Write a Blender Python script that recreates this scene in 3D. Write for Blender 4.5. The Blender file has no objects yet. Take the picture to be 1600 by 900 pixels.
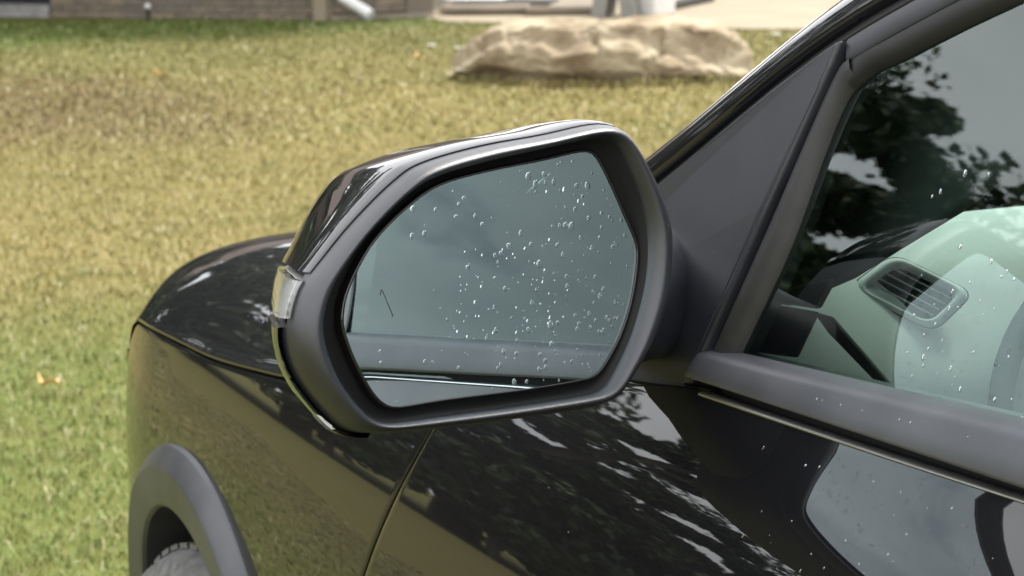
import bpy, bmesh, math, random
import numpy as np
from mathutils import Vector, Matrix, noise as mnoise
random.seed(7); RNG = np.random.default_rng(7)
R = math.radians
scene = bpy.context.scene
COL = scene.collection

# ------------------------------------------------------------------ camera
# X = car forward, Y = car's left, Z = up; metres
CAM = Vector((-2.7256, 1.8319, 1.4330)); YAW, PITCH, ROLL = R(26.08), R(9.64), R(-1.14)
fw = Vector((math.cos(YAW)*math.cos(PITCH), -math.sin(YAW)*math.cos(PITCH), -math.sin(PITCH)))
rt = Vector((-math.sin(YAW), -math.cos(YAW), 0)); up = rt.cross(fw)
rt, up = rt*math.cos(ROLL)+up*math.sin(ROLL), up*math.cos(ROLL)-rt*math.sin(ROLL)
cd = bpy.data.cameras.new('camera'); cam = bpy.data.objects.new('camera', cd); COL.objects.link(cam)
m = Matrix((rt, up, -fw)).transposed().to_4x4(); m.translation = CAM; cam.matrix_world = m
cd.sensor_width = 36; cd.lens = 4235/1600*36; cd.clip_start = .02; cd.clip_end = 2000
cd.dof.use_dof = True; cd.dof.focus_distance = 1.9; cd.dof.aperture_fstop = 20
scene.camera = cam
# ------------------------------------------------------------------ sky, sun, exposure
SUN_AZ, SUN_EL = R(-70), R(58)          # azimuth from +X towards +Y
w = bpy.data.worlds.new('World'); scene.world = w; w.use_nodes = True
N, L = w.node_tree.nodes, w.node_tree.links
N.clear()
out = N.new('ShaderNodeOutputWorld'); bg = N.new('ShaderNodeBackground'); bg.inputs[1].default_value = .1
sky = N.new('ShaderNodeTexSky'); sky.sky_type = 'NISHITA'; sky.sun_disc = False
sky.sun_elevation = SUN_EL; sky.sun_rotation = R(90)-SUN_AZ
sky.air_density = 1.0; sky.dust_density = 2.0; sky.ozone_density = 1.0
tc = N.new('ShaderNodeTexCoord'); mp = N.new('ShaderNodeMapping'); mp.inputs['Scale'].default_value = (1, 1, 2.2)
ns = N.new('ShaderNodeTexNoise'); ns.inputs['Scale'].default_value = 2.3; ns.inputs['Detail'].default_value = 7; ns.inputs['Roughness'].default_value = .55
rp = N.new('ShaderNodeValToRGB'); rp.color_ramp.elements[0].position = .20; rp.color_ramp.elements[1].position = .38
ns2 = N.new('ShaderNodeTexNoise'); ns2.inputs['Scale'].default_value = 4.1; ns2.inputs['Detail'].default_value = 6
rp2 = N.new('ShaderNodeValToRGB'); rp2.color_ramp.elements[0].color = (7.6, 7.9, 8.3, 1); rp2.color_ramp.elements[1].color = (11.2, 11.2, 11.4, 1)
rp2.color_ramp.elements[0].position = .3; rp2.color_ramp.elements[1].position = .7
mx = N.new('ShaderNodeMix'); mx.data_type = 'RGBA'
L.new(tc.outputs['Generated'], mp.inputs[0]); L.new(mp.outputs[0], ns.inputs[0]); L.new(mp.outputs[0], ns2.inputs[0])
L.new(ns.outputs[0], rp.inputs[0]); L.new(ns2.outputs[0], rp2.inputs[0])
L.new(rp.outputs[0], mx.inputs[0]); L.new(sky.outputs[0], mx.inputs[6]); L.new(rp2.outputs[0], mx.inputs[7])
L.new(mx.outputs[2], bg.inputs[0]); L.new(bg.outputs[0], out.inputs[0])
sd = bpy.data.lights.new('sun', 'SUN'); sun = bpy.data.objects.new('sun', sd); COL.objects.link(sun)
sd.energy = 2.6; sd.angle = R(12); sd.color = (1, .95, .86)
sun.rotation_euler = Vector((-math.cos(SUN_AZ)*math.cos(SUN_EL), -math.sin(SUN_AZ)*math.cos(SUN_EL), -math.sin(SUN_EL))).to_track_quat('-Z', 'Y').to_euler()
vs = scene.view_settings; vs.view_transform = 'Standard'; vs.look = 'None'; vs.gamma = 1; vs.exposure = 1.2
vs.use_curve_mapping = False
scene.cycles.max_bounces = 14; scene.cycles.transparent_max_bounces = 24
scene.cycles.glossy_bounces = 8; scene.cycles.transmission_bounces = 12
scene.cycles.use_denoising = True
try: scene.cycles.denoiser = 'OPENIMAGEDENOISE'
except Exception: pass

# ------------------------------------------------------------------ materials
MATS = {}
def new_mat(name):
    mt = bpy.data.materials.new(name); mt.use_nodes = True; MATS[name] = mt
    nt = mt.node_tree; return mt, nt.nodes, nt.links, nt.nodes['Principled BSDF']
def simple(name, col, rough=.5, metal=0., bump=None, spec=.5, coat=0., var=None, cr=.03):
    """principled; bump=(scale,strength,distance); var=(scale,amount)"""
    mt, n, l, b = new_mat(name)
    b.inputs['Base Color'].default_value = (*col, 1); b.inputs['Roughness'].default_value = rough
    b.inputs['Metallic'].default_value = metal; b.inputs['Specular IOR Level'].default_value = spec
    b.inputs['Coat Weight'].default_value = coat; b.inputs['Coat Roughness'].default_value = cr
    g = n.new('ShaderNodeNewGeometry')
    if bump:
        t = n.new('ShaderNodeTexNoise'); t.inputs['Scale'].default_value = bump[0]; t.inputs['Detail'].default_value = 3
        l.new(g.outputs['Position'], t.inputs['Vector'])
        bp = n.new('ShaderNodeBump'); bp.inputs['Strength'].default_value = bump[1]; bp.inputs['Distance'].default_value = bump[2]
        l.new(t.outputs[0], bp.inputs['Height']); l.new(bp.outputs[0], b.inputs['Normal'])
    if var:
        t = n.new('ShaderNodeTexNoise'); t.inputs['Scale'].default_value = var[0]; t.inputs['Detail'].default_value = 5
        l.new(g.outputs['Position'], t.inputs['Vector'])
        r = n.new('ShaderNodeValToRGB'); a = var[1]
        r.color_ramp.elements[0].color = (*[c*(1-a) for c in col], 1); r.color_ramp.elements[1].color = (*[c*(1+a) for c in col], 1)
        r.color_ramp.elements[0].position = .3; r.color_ramp.elements[1].position = .7
        l.new(t.outputs[0], r.inputs[0]); l.new(r.outputs[0], b.inputs['Base Color'])
    return mt
def add_specks(mt, base, speck=(.55, .55, .55), scale=260., size=.10, keep=.93, rough=None):
    """dust specks and faint grime: colour only, each speck with a shape of its own"""
    n, l = mt.node_tree.nodes, mt.node_tree.links; b = n['Principled BSDF']
    g = n.new('ShaderNodeNewGeometry')
    v = n.new('ShaderNodeTexVoronoi'); v.inputs['Scale'].default_value = scale; l.new(g.outputs['Position'], v.inputs['Vector'])
    lt = n.new('ShaderNodeMath'); lt.operation = 'LESS_THAN'; lt.inputs[1].default_value = size; l.new(v.outputs['Distance'], lt.inputs[0])
    sp = n.new('ShaderNodeSeparateColor'); l.new(v.outputs['Color'], sp.inputs[0])
    gt = n.new('ShaderNodeMath'); gt.operation = 'GREATER_THAN'; gt.inputs[1].default_value = keep; l.new(sp.outputs[0], gt.inputs[0])
    mu = n.new('ShaderNodeMath'); mu.operation = 'MULTIPLY'; l.new(lt.outputs[0], mu.inputs[0]); l.new(gt.outputs[0], mu.inputs[1])
    mx = n.new('ShaderNodeMix'); mx.data_type = 'RGBA'; mx.inputs[6].default_value = (*base, 1); mx.inputs[7].default_value = (*speck, 1)
    if b.inputs['Base Color'].links: l.new(b.inputs['Base Color'].links[0].from_socket, mx.inputs[6])
    l.new(mu.outputs[0], mx.inputs[0]); l.new(mx.outputs[2], b.inputs['Base Color'])
    c = n.new('ShaderNodeMath'); c.operation = 'MULTIPLY_ADD'; c.inputs[1].default_value = -1; c.inputs[2].default_value = b.inputs['Coat Weight'].default_value
    if b.inputs['Coat Weight'].default_value > 0: l.new(mu.outputs[0], c.inputs[0]); l.new(c.outputs[0], b.inputs['Coat Weight'])

PAINT = simple('black_paint', (.005, .005, .0062), .5, coat=1., spec=.04, bump=(420, .030, .0006), cr=.014)
PAINT.node_tree.nodes['Principled BSDF'].inputs['Coat IOR'].default_value = 1.62
add_specks(PAINT, (.006, .006, .0075), (.34, .34, .35), 95., .060, .965)
PLASTIC = simple('textured_plastic', (.0185, .0205, .0275), .38, bump=(1700, .30, .0008), var=(24, .22), spec=.75)
add_specks(PLASTIC, (.05, .05, .054), (.28, .28, .28), 110., .055, .965)
SURR = simple('mirror_surround_plastic', (.017, .018, .023), .34, bump=(1700, .30, .0008), var=(24, .2), spec=1.0)
add_specks(SURR, (.017, .018, .023), (.28, .28, .28), 110., .055, .965)
BELTMAT = simple('belt_plastic', (.066, .068, .077), .42, bump=(1600, .25, .0007), var=(18, .18), spec=.5)
add_specks(BELTMAT, (.066, .068, .077), (.4, .4, .4), 170., .05, .97)
BRIGHT = simple('bright_trim', (.72, .72, .74), .30, metal=1.)
FLARE = simple('flare_plastic', (.052, .053, .058), .38, bump=(1500, .2, .0007), var=(10, .3))
RUBBER = simple('black_rubber', (.012, .012, .012), .5, bump=(900, .1, .0005))
SEAL = simple('weather_seal', (.032, .031, .031), .55, bump=(900, .1, .0005), var=(40, .2))
DARK = simple('dark_void', (.008, .008, .008), .8)
GLOSSBLACK = simple('gloss_black', (.006, .006, .006), .08, coat=.5, cr=.02)
TYRE = simple('tyre_rubber', (.12, .117, .113), .85, bump=(160, .4, .003), var=(60, .35))
ALLOY = simple('alloy', (.5, .5, .52), .3, metal=1.)
DASH = simple('dashboard_plastic', (.60, .61, .60), .6, bump=(900, .15, .0006), var=(9, .06))
DASHC = simple('dash_corner_grey', (.085, .085, .09), .6)
DASHD = simple('dash_dark', (.05, .05, .052), .6, bump=(900, .15, .0006))
SLAT = simple('vent_slat_satin', (.30, .31, .31), .35)
SEATM = simple('seat_fabric', (.05, .05, .05), .9, bump=(500, .3, .002))
CARPET = simple('carpet', (.03, .03, .03), .95, bump=(600, .4, .002))
def glass_mat(name, tint, ior=1.7, gl=(1, 1, 1)):
    mt, n, l, b = new_mat(name); n.remove(b); o = n['Material Output']
    f = n.new('ShaderNodeFresnel'); f.inputs[0].default_value = ior
    t = n.new('ShaderNodeBsdfTransparent'); t.inputs[0].default_value = (*tint, 1)
    g = n.new('ShaderNodeBsdfGlossy'); g.inputs['Roughness'].default_value = .0; g.inputs[0].default_value = (*gl, 1)
    m_ = n.new('ShaderNodeMixShader'); l.new(f.outputs[0], m_.inputs[0]); l.new(t.outputs[0], m_.inputs[1]); l.new(g.outputs[0], m_.inputs[2])
    l.new(m_.outputs[0], o.inputs[0]); return mt
WINGLASS = glass_mat('tinted_window_glass', (.60, .79, .715), 1.75, (.90, 1, .98))
PRIVACY = glass_mat('privacy_glass', (.16, .20, .19), 1.7)
WSHIELD = glass_mat('windshield_glass', (.80, .88, .85), 1.55)
mt, n, l, b = new_mat('mirror_silver'); MIRROR = mt
b.inputs['Base Color'].default_value = (.74, .86, .87, 1); b.inputs['Metallic'].default_value = 1; b.inputs['Roughness'].default_value = 0.0
mt, n, l, b = new_mat('water'); WATER = mt; n.remove(b)
g = n.new('ShaderNodeBsdfGlass'); g.inputs['IOR'].default_value = 1.33; g.inputs['Roughness'].default_value = 0; l.new(g.outputs[0], n['Material Output'].inputs[0])
mt, n, l, b = new_mat('clear_lens'); LENS = mt
CHROME = simple('lamp_chrome', (.75, .75, .76), .18, metal=1., bump=(160, .6, .004))
b.inputs['Base Color'].default_value = (.80, .82, .82, 1); b.inputs['Roughness'].default_value = .03; b.inputs['Transmission Weight'].default_value = .88; b.inputs['Coat Weight'].default_value = .6
g = n.new('ShaderNodeNewGeometry'); t = n.new('ShaderNodeTexWave'); t.inputs['Scale'].default_value = 60; t.bands_direction = 'Z'
l.new(g.outputs['Position'], t.inputs['Vector']); bp = n.new('ShaderNodeBump'); bp.inputs['Strength'].default_value = .12; bp.inputs['Distance'].default_value = .002
l.new(t.outputs[0], bp.inputs['Height']); l.new(bp.outputs[0], b.inputs['Normal'])

# lawn colour from world position: real yellowing, brown and green patches
def lawn_nodes(mt, n, l, blade):
    g = n.new('ShaderNodeNewGeometry')
    def noi(sc, det=4):
        t = n.new('ShaderNodeTexNoise'); t.inputs['Scale'].default_value = sc; t.inputs['Detail'].default_value = det
        l.new(g.outputs['Position'], t.inputs['Vector']); return t.outputs[0]
    def ramp(s, stops):
        r = n.new('ShaderNodeValToRGB'); e = r.color_ramp.elements
        while len(e) < len(stops): e.new(.5)
        for k, (p, c) in zip(e, stops): k.position = p; k.color = (*c, 1)
        l.new(s, r.inputs[0]); return r.outputs[0]
    def mix(f, a, b_, mode='MIX'):
        x = n.new('ShaderNodeMix'); x.data_type = 'RGBA'; x.blend_type = mode
        if hasattr(f, 'node'): l.new(f, x.inputs[0])
        else: x.inputs[0].default_value = f
        for i, v in ((6, a), (7, b_)):
            if hasattr(v, 'node'): l.new(v, x.inputs[i])
            else: x.inputs[i].default_value = (*v, 1)
        return x.outputs[2]
    sx = n.new('ShaderNodeSeparateXYZ'); l.new(g.outputs['Position'], sx.inputs[0])
    def mr(s, a, b_, c=0., d=1.):
        q = n.new('ShaderNodeMapRange'); q.inputs[1].default_value = a; q.inputs[2].default_value = b_; q.inputs[3].default_value = c; q.inputs[4].default_value = d
        q.interpolation_type = 'SMOOTHSTEP'
        l.new(s, q.inputs[0]); return q.outputs[0]
    def math_(op, a, b_):
        q = n.new('ShaderNodeMath'); q.operation = op
        for i, v in ((0, a), (1, b_)):
            if hasattr(v, 'node'): l.new(v, q.inputs[i])
            else: q.inputs[i].default_value = v
        return q.outputs[0]
    green, green2, straw, brown = (.110, .140, .030), (.060, .105, .020), (.305, .240, .092), (.195, .137, .070)
    base = mix(ramp(noi(.9, 3), [(.38, (0, 0, 0)), (.62, (1, 1, 1))]), (.165, .162, .048), straw)
    # dry belt in the middle distance, greener close to the car's nose
    dry = math_('MULTIPLY', mr(sx.outputs[0], 4.0, 6.6), mr(sx.outputs[0], 15.5, 10.5))
    base = mix(math_('MULTIPLY', dry, .62), base, straw)
    wob = math_('ADD', sx.outputs[0], math_('MULTIPLY', math_('SUBTRACT', noi(1.1), .5), 2.6))
    base = mix(mr(wob, 6.0, 3.9, 0, .85), base, (.122, .185, .036))
    base = mix(mr(wob, 10.5, 14.5, 0, .70), base, (.160, .155, .050))
    base = mix(mr(sx.outputs[0], 14.7, 16.2, 0, .92), base, (.062, .118, .014))
    base = mix(mr(sx.outputs[1], .9, 2.6, 0, .75), base, (.160, .146, .072))
    # worn brown patch in front of the house wall
    dx = math_('SUBTRACT', sx.outputs[0], 11.6); dy = math_('SUBTRACT', sx.outputs[1], -2.2)
    d2 = math_('ADD', math_('MULTIPLY', dx, math_('MULTIPLY', dx, .22)), math_('MULTIPLY', dy, math_('MULTIPLY', dy, .9)))
    d2 = math_('ADD', d2, math_('MULTIPLY', math_('SUBTRACT', noi(2.2), .5), 1.2))
    base = mix(mr(d2, 2.0, .1, 0, .95), base, (.165, .108, .058))
    small = noi(3.2, 5)
    base = mix(mr(small, .52, .66, 0, .5), base, (.22, .188, .075))
    base = mix(mr(small, .45, .33, 0, .55), base, (.11, .128, .03))
    if blade:
        at = n.new('ShaderNodeAttribute'); at.attribute_name = 'rnd'
        base = mix(mr(at.outputs['Fac'], .60, .85, 0, .45), base, (.32, .275, .135))
        base = mix(mr(at.outputs['Fac'], .35, .12, 0, .45), base, (.115, .155, .030))
        base = mix(mr(at.outputs['Fac'], .95, .97, 0, .8), base, (.50, .46, .29))
    else:
        fl = mr(noi(150, 4), .35, .68)
        base = mix(.55, base, mix(fl, (.135, .130, .040), (.235, .20, .072)))
    return base
mt, n, l, b = new_mat('lawn_soil'); LAWN = mt
g = n.new('ShaderNodeNewGeometry'); t = n.new('ShaderNodeTexNoise'); t.inputs['Scale'].default_value = 90; t.inputs['Detail'].default_value = 5; l.new(g.outputs['Position'], t.inputs['Vector'])
bp = n.new('ShaderNodeBump'); bp.inputs['Strength'].default_value = .9; bp.inputs['Distance'].default_value = .03; l.new(t.outputs[0], bp.inputs['Height']); l.new(bp.outputs[0], b.inputs['Normal'])
l.new(lawn_nodes(mt, n, l, False), b.inputs['Base Color']); b.inputs['Roughness'].default_value = .95; b.inputs['Specular IOR Level'].default_value = .1
mt, n, l, b = new_mat('grass_blade'); BLADE = mt
l.new(lawn_nodes(mt, n, l, True), b.inputs['Base Color']); b.inputs['Roughness'].default_value = .65; b.inputs['Specular IOR Level'].default_value = .25
mt, n, l, b = new_mat('tree_leaf'); LEAF = mt
at = n.new('ShaderNodeAttribute'); at.attribute_name = 'rnd'; r_ = n.new('ShaderNodeValToRGB')
r_.color_ramp.elements[0].color = (.022, .036, .012, 1); r_.color_ramp.elements[1].color = (.060, .085, .026, 1)
l.new(at.outputs['Fac'], r_.inputs[0]); l.new(r_.outputs[0], b.inputs['Base Color']); b.inputs['Roughness'].default_value = .6
BARK = simple('bark', (.07, .055, .04), .9, bump=(14, .6, .03), var=(6, .3))
# rock: buff sandstone with brown and pale weathering
mt, n, l, b = new_mat('sandstone'); ROCKM = mt
g = n.new('ShaderNodeNewGeometry')
t1 = n.new('ShaderNodeTexNoise'); t1.inputs['Scale'].default_value = 2.8; t1.inputs['Detail'].default_value = 8; l.new(g.outputs['Position'], t1.inputs['Vector'])
r1 = n.new('ShaderNodeValToRGB'); e = r1.color_ramp.elements; e[0].position = .28; e[0].color = (.15, .102, .058, 1); e[1].position = .60; e[1].color = (.38, .325, .22, 1)
e.new(.45).color = (.27, .212, .135, 1); l.new(t1.outputs[0], r1.inputs[0]); l.new(r1.outputs[0], b.inputs['Base Color'])
t2 = n.new('ShaderNodeTexNoise'); t2.inputs['Scale'].default_value = 22; t2.inputs['Detail'].default_value = 8; l.new(g.outputs['Position'], t2.inputs['Vector'])
bp = n.new('ShaderNodeBump'); bp.inputs['Strength'].default_value = .7; bp.inputs['Distance'].default_value = .02; l.new(t2.outputs[0], bp.inputs['Height']); l.new(bp.outputs[0], b.inputs['Normal'])
b.inputs['Roughness'].default_value = .9
BRICKS = [simple('stone_brick_%s' % k, c, .9, bump=(60, .5, .004), var=(9, .22)) for k, c in
          (('taupe', (.175, .14, .105)), ('warm', (.205, .16, .115)), ('grey', (.155, .13, .105)))]
MORTAR = simple('mortar', (.15, .125, .097), .95, bump=(80, .5, .003))
CONC = simple('concrete', (.27, .225, .155), .9, bump=(50, .3, .003), var=(2.5, .10))
CONC2 = simple('slab_concrete', (.22, .185, .14), .9, bump=(50, .3, .003), var=(5, .16))
WHITEP = simple('white_paint', (.70, .69, .665), .5, var=(8, .05))
GREYB = simple('grey_board', (.22, .215, .19), .8, bump=(40, .3, .002), var=(10, .12))
TIMB = simple('dark_timber', (.028, .024, .02), .8, bump=(50, .4, .003))
DOORM = simple('dark_door', (.018, .018, .02), .5)
WHITEG = simple('lamp_globe', (.7, .68, .65), .35)
PETAL = simple('white_petal', (.7, .69, .66), .7)
LEAFY = simple('dry_leaf', (.62, .40, .16), .7, var=(60, .3))
RED = simple('brick_roof', (.12, .09, .08), .9)

# ------------------------------------------------------------------ helpers
def obj(name, verts, faces, mat, parent=None, smooth=True, sharp=None, **props):
    me = bpy.data.meshes.new(name); me.from_pydata([tuple(v) for v in verts], [], faces); me.validate(); me.update()
    if smooth:
        me.shade_smooth()
        if sharp: me.set_sharp_from_angle(angle=R(sharp))
    if mat: me.materials.append(mat)
    o = bpy.data.objects.new(name, me); COL.objects.link(o)
    if parent: o.parent = parent
    for k, v in props.items(): o[k] = v
    return o
def empty(name, loc=(0, 0, 0), parent=None, **props):
    o = bpy.data.objects.new(name, None); COL.objects.link(o); o.location = loc; o.empty_display_size = .1
    if parent: o.parent = parent
    for k, v in props.items(): o[k] = v
    return o
def fix_normals(o):
    bm = bmesh.new(); bm.from_mesh(o.data); bmesh.ops.recalc_face_normals(bm, faces=bm.faces); bm.to_mesh(o.data); bm.free(); return o
def bevel(o, wd, seg=2, ang=35):
    md = o.modifiers.new('bevel', 'BEVEL'); md.width = wd; md.segments = seg; md.limit_method = 'ANGLE'; md.angle_limit = R(ang); return o
def box(name, c, s, mat, parent=None, rotz=0., bev=0., **props):
    """box of full size s centred at c, turned about z; the mesh keeps its own origin at c"""
    hx, hy, hz = s[0]/2, s[1]/2, s[2]/2
    v = [(x, y, z) for x in (-hx, hx) for y in (-hy, hy) for z in (-hz, hz)]
    f = [(0, 1, 3, 2), (4, 6, 7, 5), (0, 4, 5, 1), (2, 3, 7, 6), (0, 2, 6, 4), (1, 5, 7, 3)]
    o = obj(name, v, f, mat, parent, smooth=False, **props); o.location = c; o.rotation_euler = (0, 0, rotz)
    if bev: bevel(o, bev)
    return o
def grid_faces(nu, nv, wrap_u=False, wrap_v=False):
    f = []
    for i in range(nu if wrap_u else nu-1):
        for j in range(nv if wrap_v else nv-1):
            a, b_ = i, (i+1) % nu; c, d = j, (j+1) % nv
            f.append((a*nv+c, b_*nv+c, b_*nv+d, a*nv+d))
    return f
def spline(xs, ys):
    """smooth interpolation (cubic Hermite, non-uniform)"""
    xs = np.array(xs, float); ys = np.array(ys, float); o = np.argsort(xs); xs, ys = xs[o], ys[o]
    h = np.diff(xs); dl = np.diff(ys)/h; mth = np.zeros(len(xs)); mth[0], mth[-1] = dl[0], dl[-1]
    mth[1:-1] = (h[1:]*dl[:-1]+h[:-1]*dl[1:])/(h[1:]+h[:-1])
    def f(x):
        x = min(max(x, xs[0]), xs[-1]); i = int(min(max(np.searchsorted(xs, x)-1, 0), len(xs)-2))
        t = (x-xs[i])/h[i]; t2, t3 = t*t, t*t*t
        return float((2*t3-3*t2+1)*ys[i]+(t3-2*t2+t)*h[i]*mth[i]+(-2*t3+3*t2)*ys[i+1]+(t3-t2)*h[i]*mth[i+1])
    return f
def loop_resample(pts, n, smooth=1):
    """closed 2-D loop -> n points evenly spaced in arc length (Catmull-Rom), lightly smoothed"""
    P = [np.array(p, float) for p in pts]; k = len(P); dense = []
    for i in range(k):
        p0, p1, p2, p3 = P[i-1], P[i], P[(i+1) % k], P[(i+2) % k]
        for j in range(12):
            t = j/12; dense.append(.5*((2*p1)+(-p0+p2)*t+(2*p0-5*p1+4*p2-p3)*t*t+(-p0+3*p1-3*p2+p3)*t**3))
    D = np.array(dense)
    return D
def polar_resample(pts, n, c=(0, 0), smooth=2):
    D = loop_resample(pts, n)-np.array(c); a = np.arctan2(D[:, 1], D[:, 0]); r = np.hypot(D[:, 0], D[:, 1])
    o = np.argsort(a); a, r = a[o], r[o]
    aa = np.concatenate([a-2*np.pi, a, a+2*np.pi]); rr = np.concatenate([r, r, r])
    t = np.linspace(-np.pi, np.pi, n, endpoint=False); q = np.interp(t, aa, rr)
    for _ in range(smooth): q = (np.roll(q, 1)+2*q+np.roll(q, -1))/4
    return np.stack([np.cos(t)*q+c[0], np.sin(t)*q+c[1]], 1), t
def tube(path, rad, seg=10, cap=True):
    path = [Vector(p) for p in path]; rads = rad if hasattr(rad, '__len__') else [rad]*len(path)
    V, prev = [], None
    for i, p in enumerate(path):
        t = (path[min(i+1, len(path)-1)]-path[max(i-1, 0)]).normalized()
        a = prev if prev is not None else (Vector((0, 0, 1)) if abs(t.z) < .9 else Vector((1, 0, 0)))
        x = (a-t*a.dot(t)).normalized(); y = t.cross(x); prev = x
        for k in range(seg):
            an = 2*math.pi*k/seg; V.append(p+(x*math.cos(an)+y*math.sin(an))*rads[i])
    F = grid_faces(len(path), seg, wrap_v=True)
    if cap: F += [tuple(range(seg))[::-1], tuple(range((len(path)-1)*seg, len(path)*seg))]
    return V, F
def panel(name, func, nu, nv, mat, parent, nrm, flange=.016, rnd=.0016, mirror=False, sharp=None, sides='lrbt'):
    """a sheet-metal panel: func(u,v)->point for u,v in 0..1, with its edges rolled and turned inwards along -nrm"""
    V = [Vector(func(i/(nu-1), j/(nv-1))) for i in range(nu) for j in range(nv)]
    F = grid_faces(nu, nv)
    idx = lambda i, j: i*nv+j
    bnd = []
    if 'b' in sides: bnd.append(([idx(i, 0) for i in range(nu)], [idx(i, 1) for i in range(nu)]))
    if 't' in sides: bnd.append(([idx(i, nv-1) for i in range(nu)], [idx(i, nv-2) for i in range(nu)]))
    if 'l' in sides: bnd.append(([idx(0, j) for j in range(nv)], [idx(1, j) for j in range(nv)]))
    if 'r' in sides: bnd.append(([idx(nu-1, j) for j in range(nv)], [idx(nu-2, j) for j in range(nv)]))
    nr = Vector(nrm).normalized()
    for e_, inn in bnd:
        rows = [e_]
        for (a_, b_) in ((rnd*.7, rnd*.3), (rnd, rnd), (rnd, flange)):
            row = []
            for x, y in zip(e_, inn):
                t = (V[x]-V[y]); t -= nr*t.dot(nr)
                t = t.normalized() if t.length > 1e-9 else Vector((0, 0, 0))
                V.append(V[x]+t*a_-nr*b_); row.append(len(V)-1)
            rows.append(row)
        for ra, rb in zip(rows[:-1], rows[1:]):
            for k in range(len(ra)-1): F.append((ra[k], ra[k+1], rb[k+1], rb[k]))
    if mirror: V = [Vector((v.x, -v.y, v.z)) for v in V]
    o = obj(name, V, F, mat, parent, sharp=sharp); fix_normals(o); return o
def sweep(name, frames, prof, mat, parent=None, closed=False, cap=True, smooth=True, sharp=35, mirror=False, **props):
    """frames: list of (origin, axisA, axisB); prof: 2-D points"""
    V = [o_+a*p[0]+b_*p[1] for (o_, a, b_) in frames for p in prof]
    k = len(prof); F = grid_faces(len(frames), k, wrap_v=closed)
    if cap and closed: F += [tuple(range(k)), tuple(range((len(frames)-1)*k, len(frames)*k))]
    if mirror: V = [Vector((v.x, -v.y, v.z)) for v in V]
    o = obj(name, V, F, mat, parent, smooth=smooth, sharp=sharp, **props); fix_normals(o); return o

# ------------------------------------------------------------------ the ground
gn = 60
gv = []
for i in range(gn+1):
    for j in range(gn+1):
        gv.append((-150+300*i/gn+0, -150+300*j/gn, 0))
obj('ground', [(-300, -300, 0), (300, -300, 0), (300, 300, 0), (-300, 300, 0)], [(0, 1, 2, 3)], LAWN, smooth=False, kind='structure')

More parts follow.
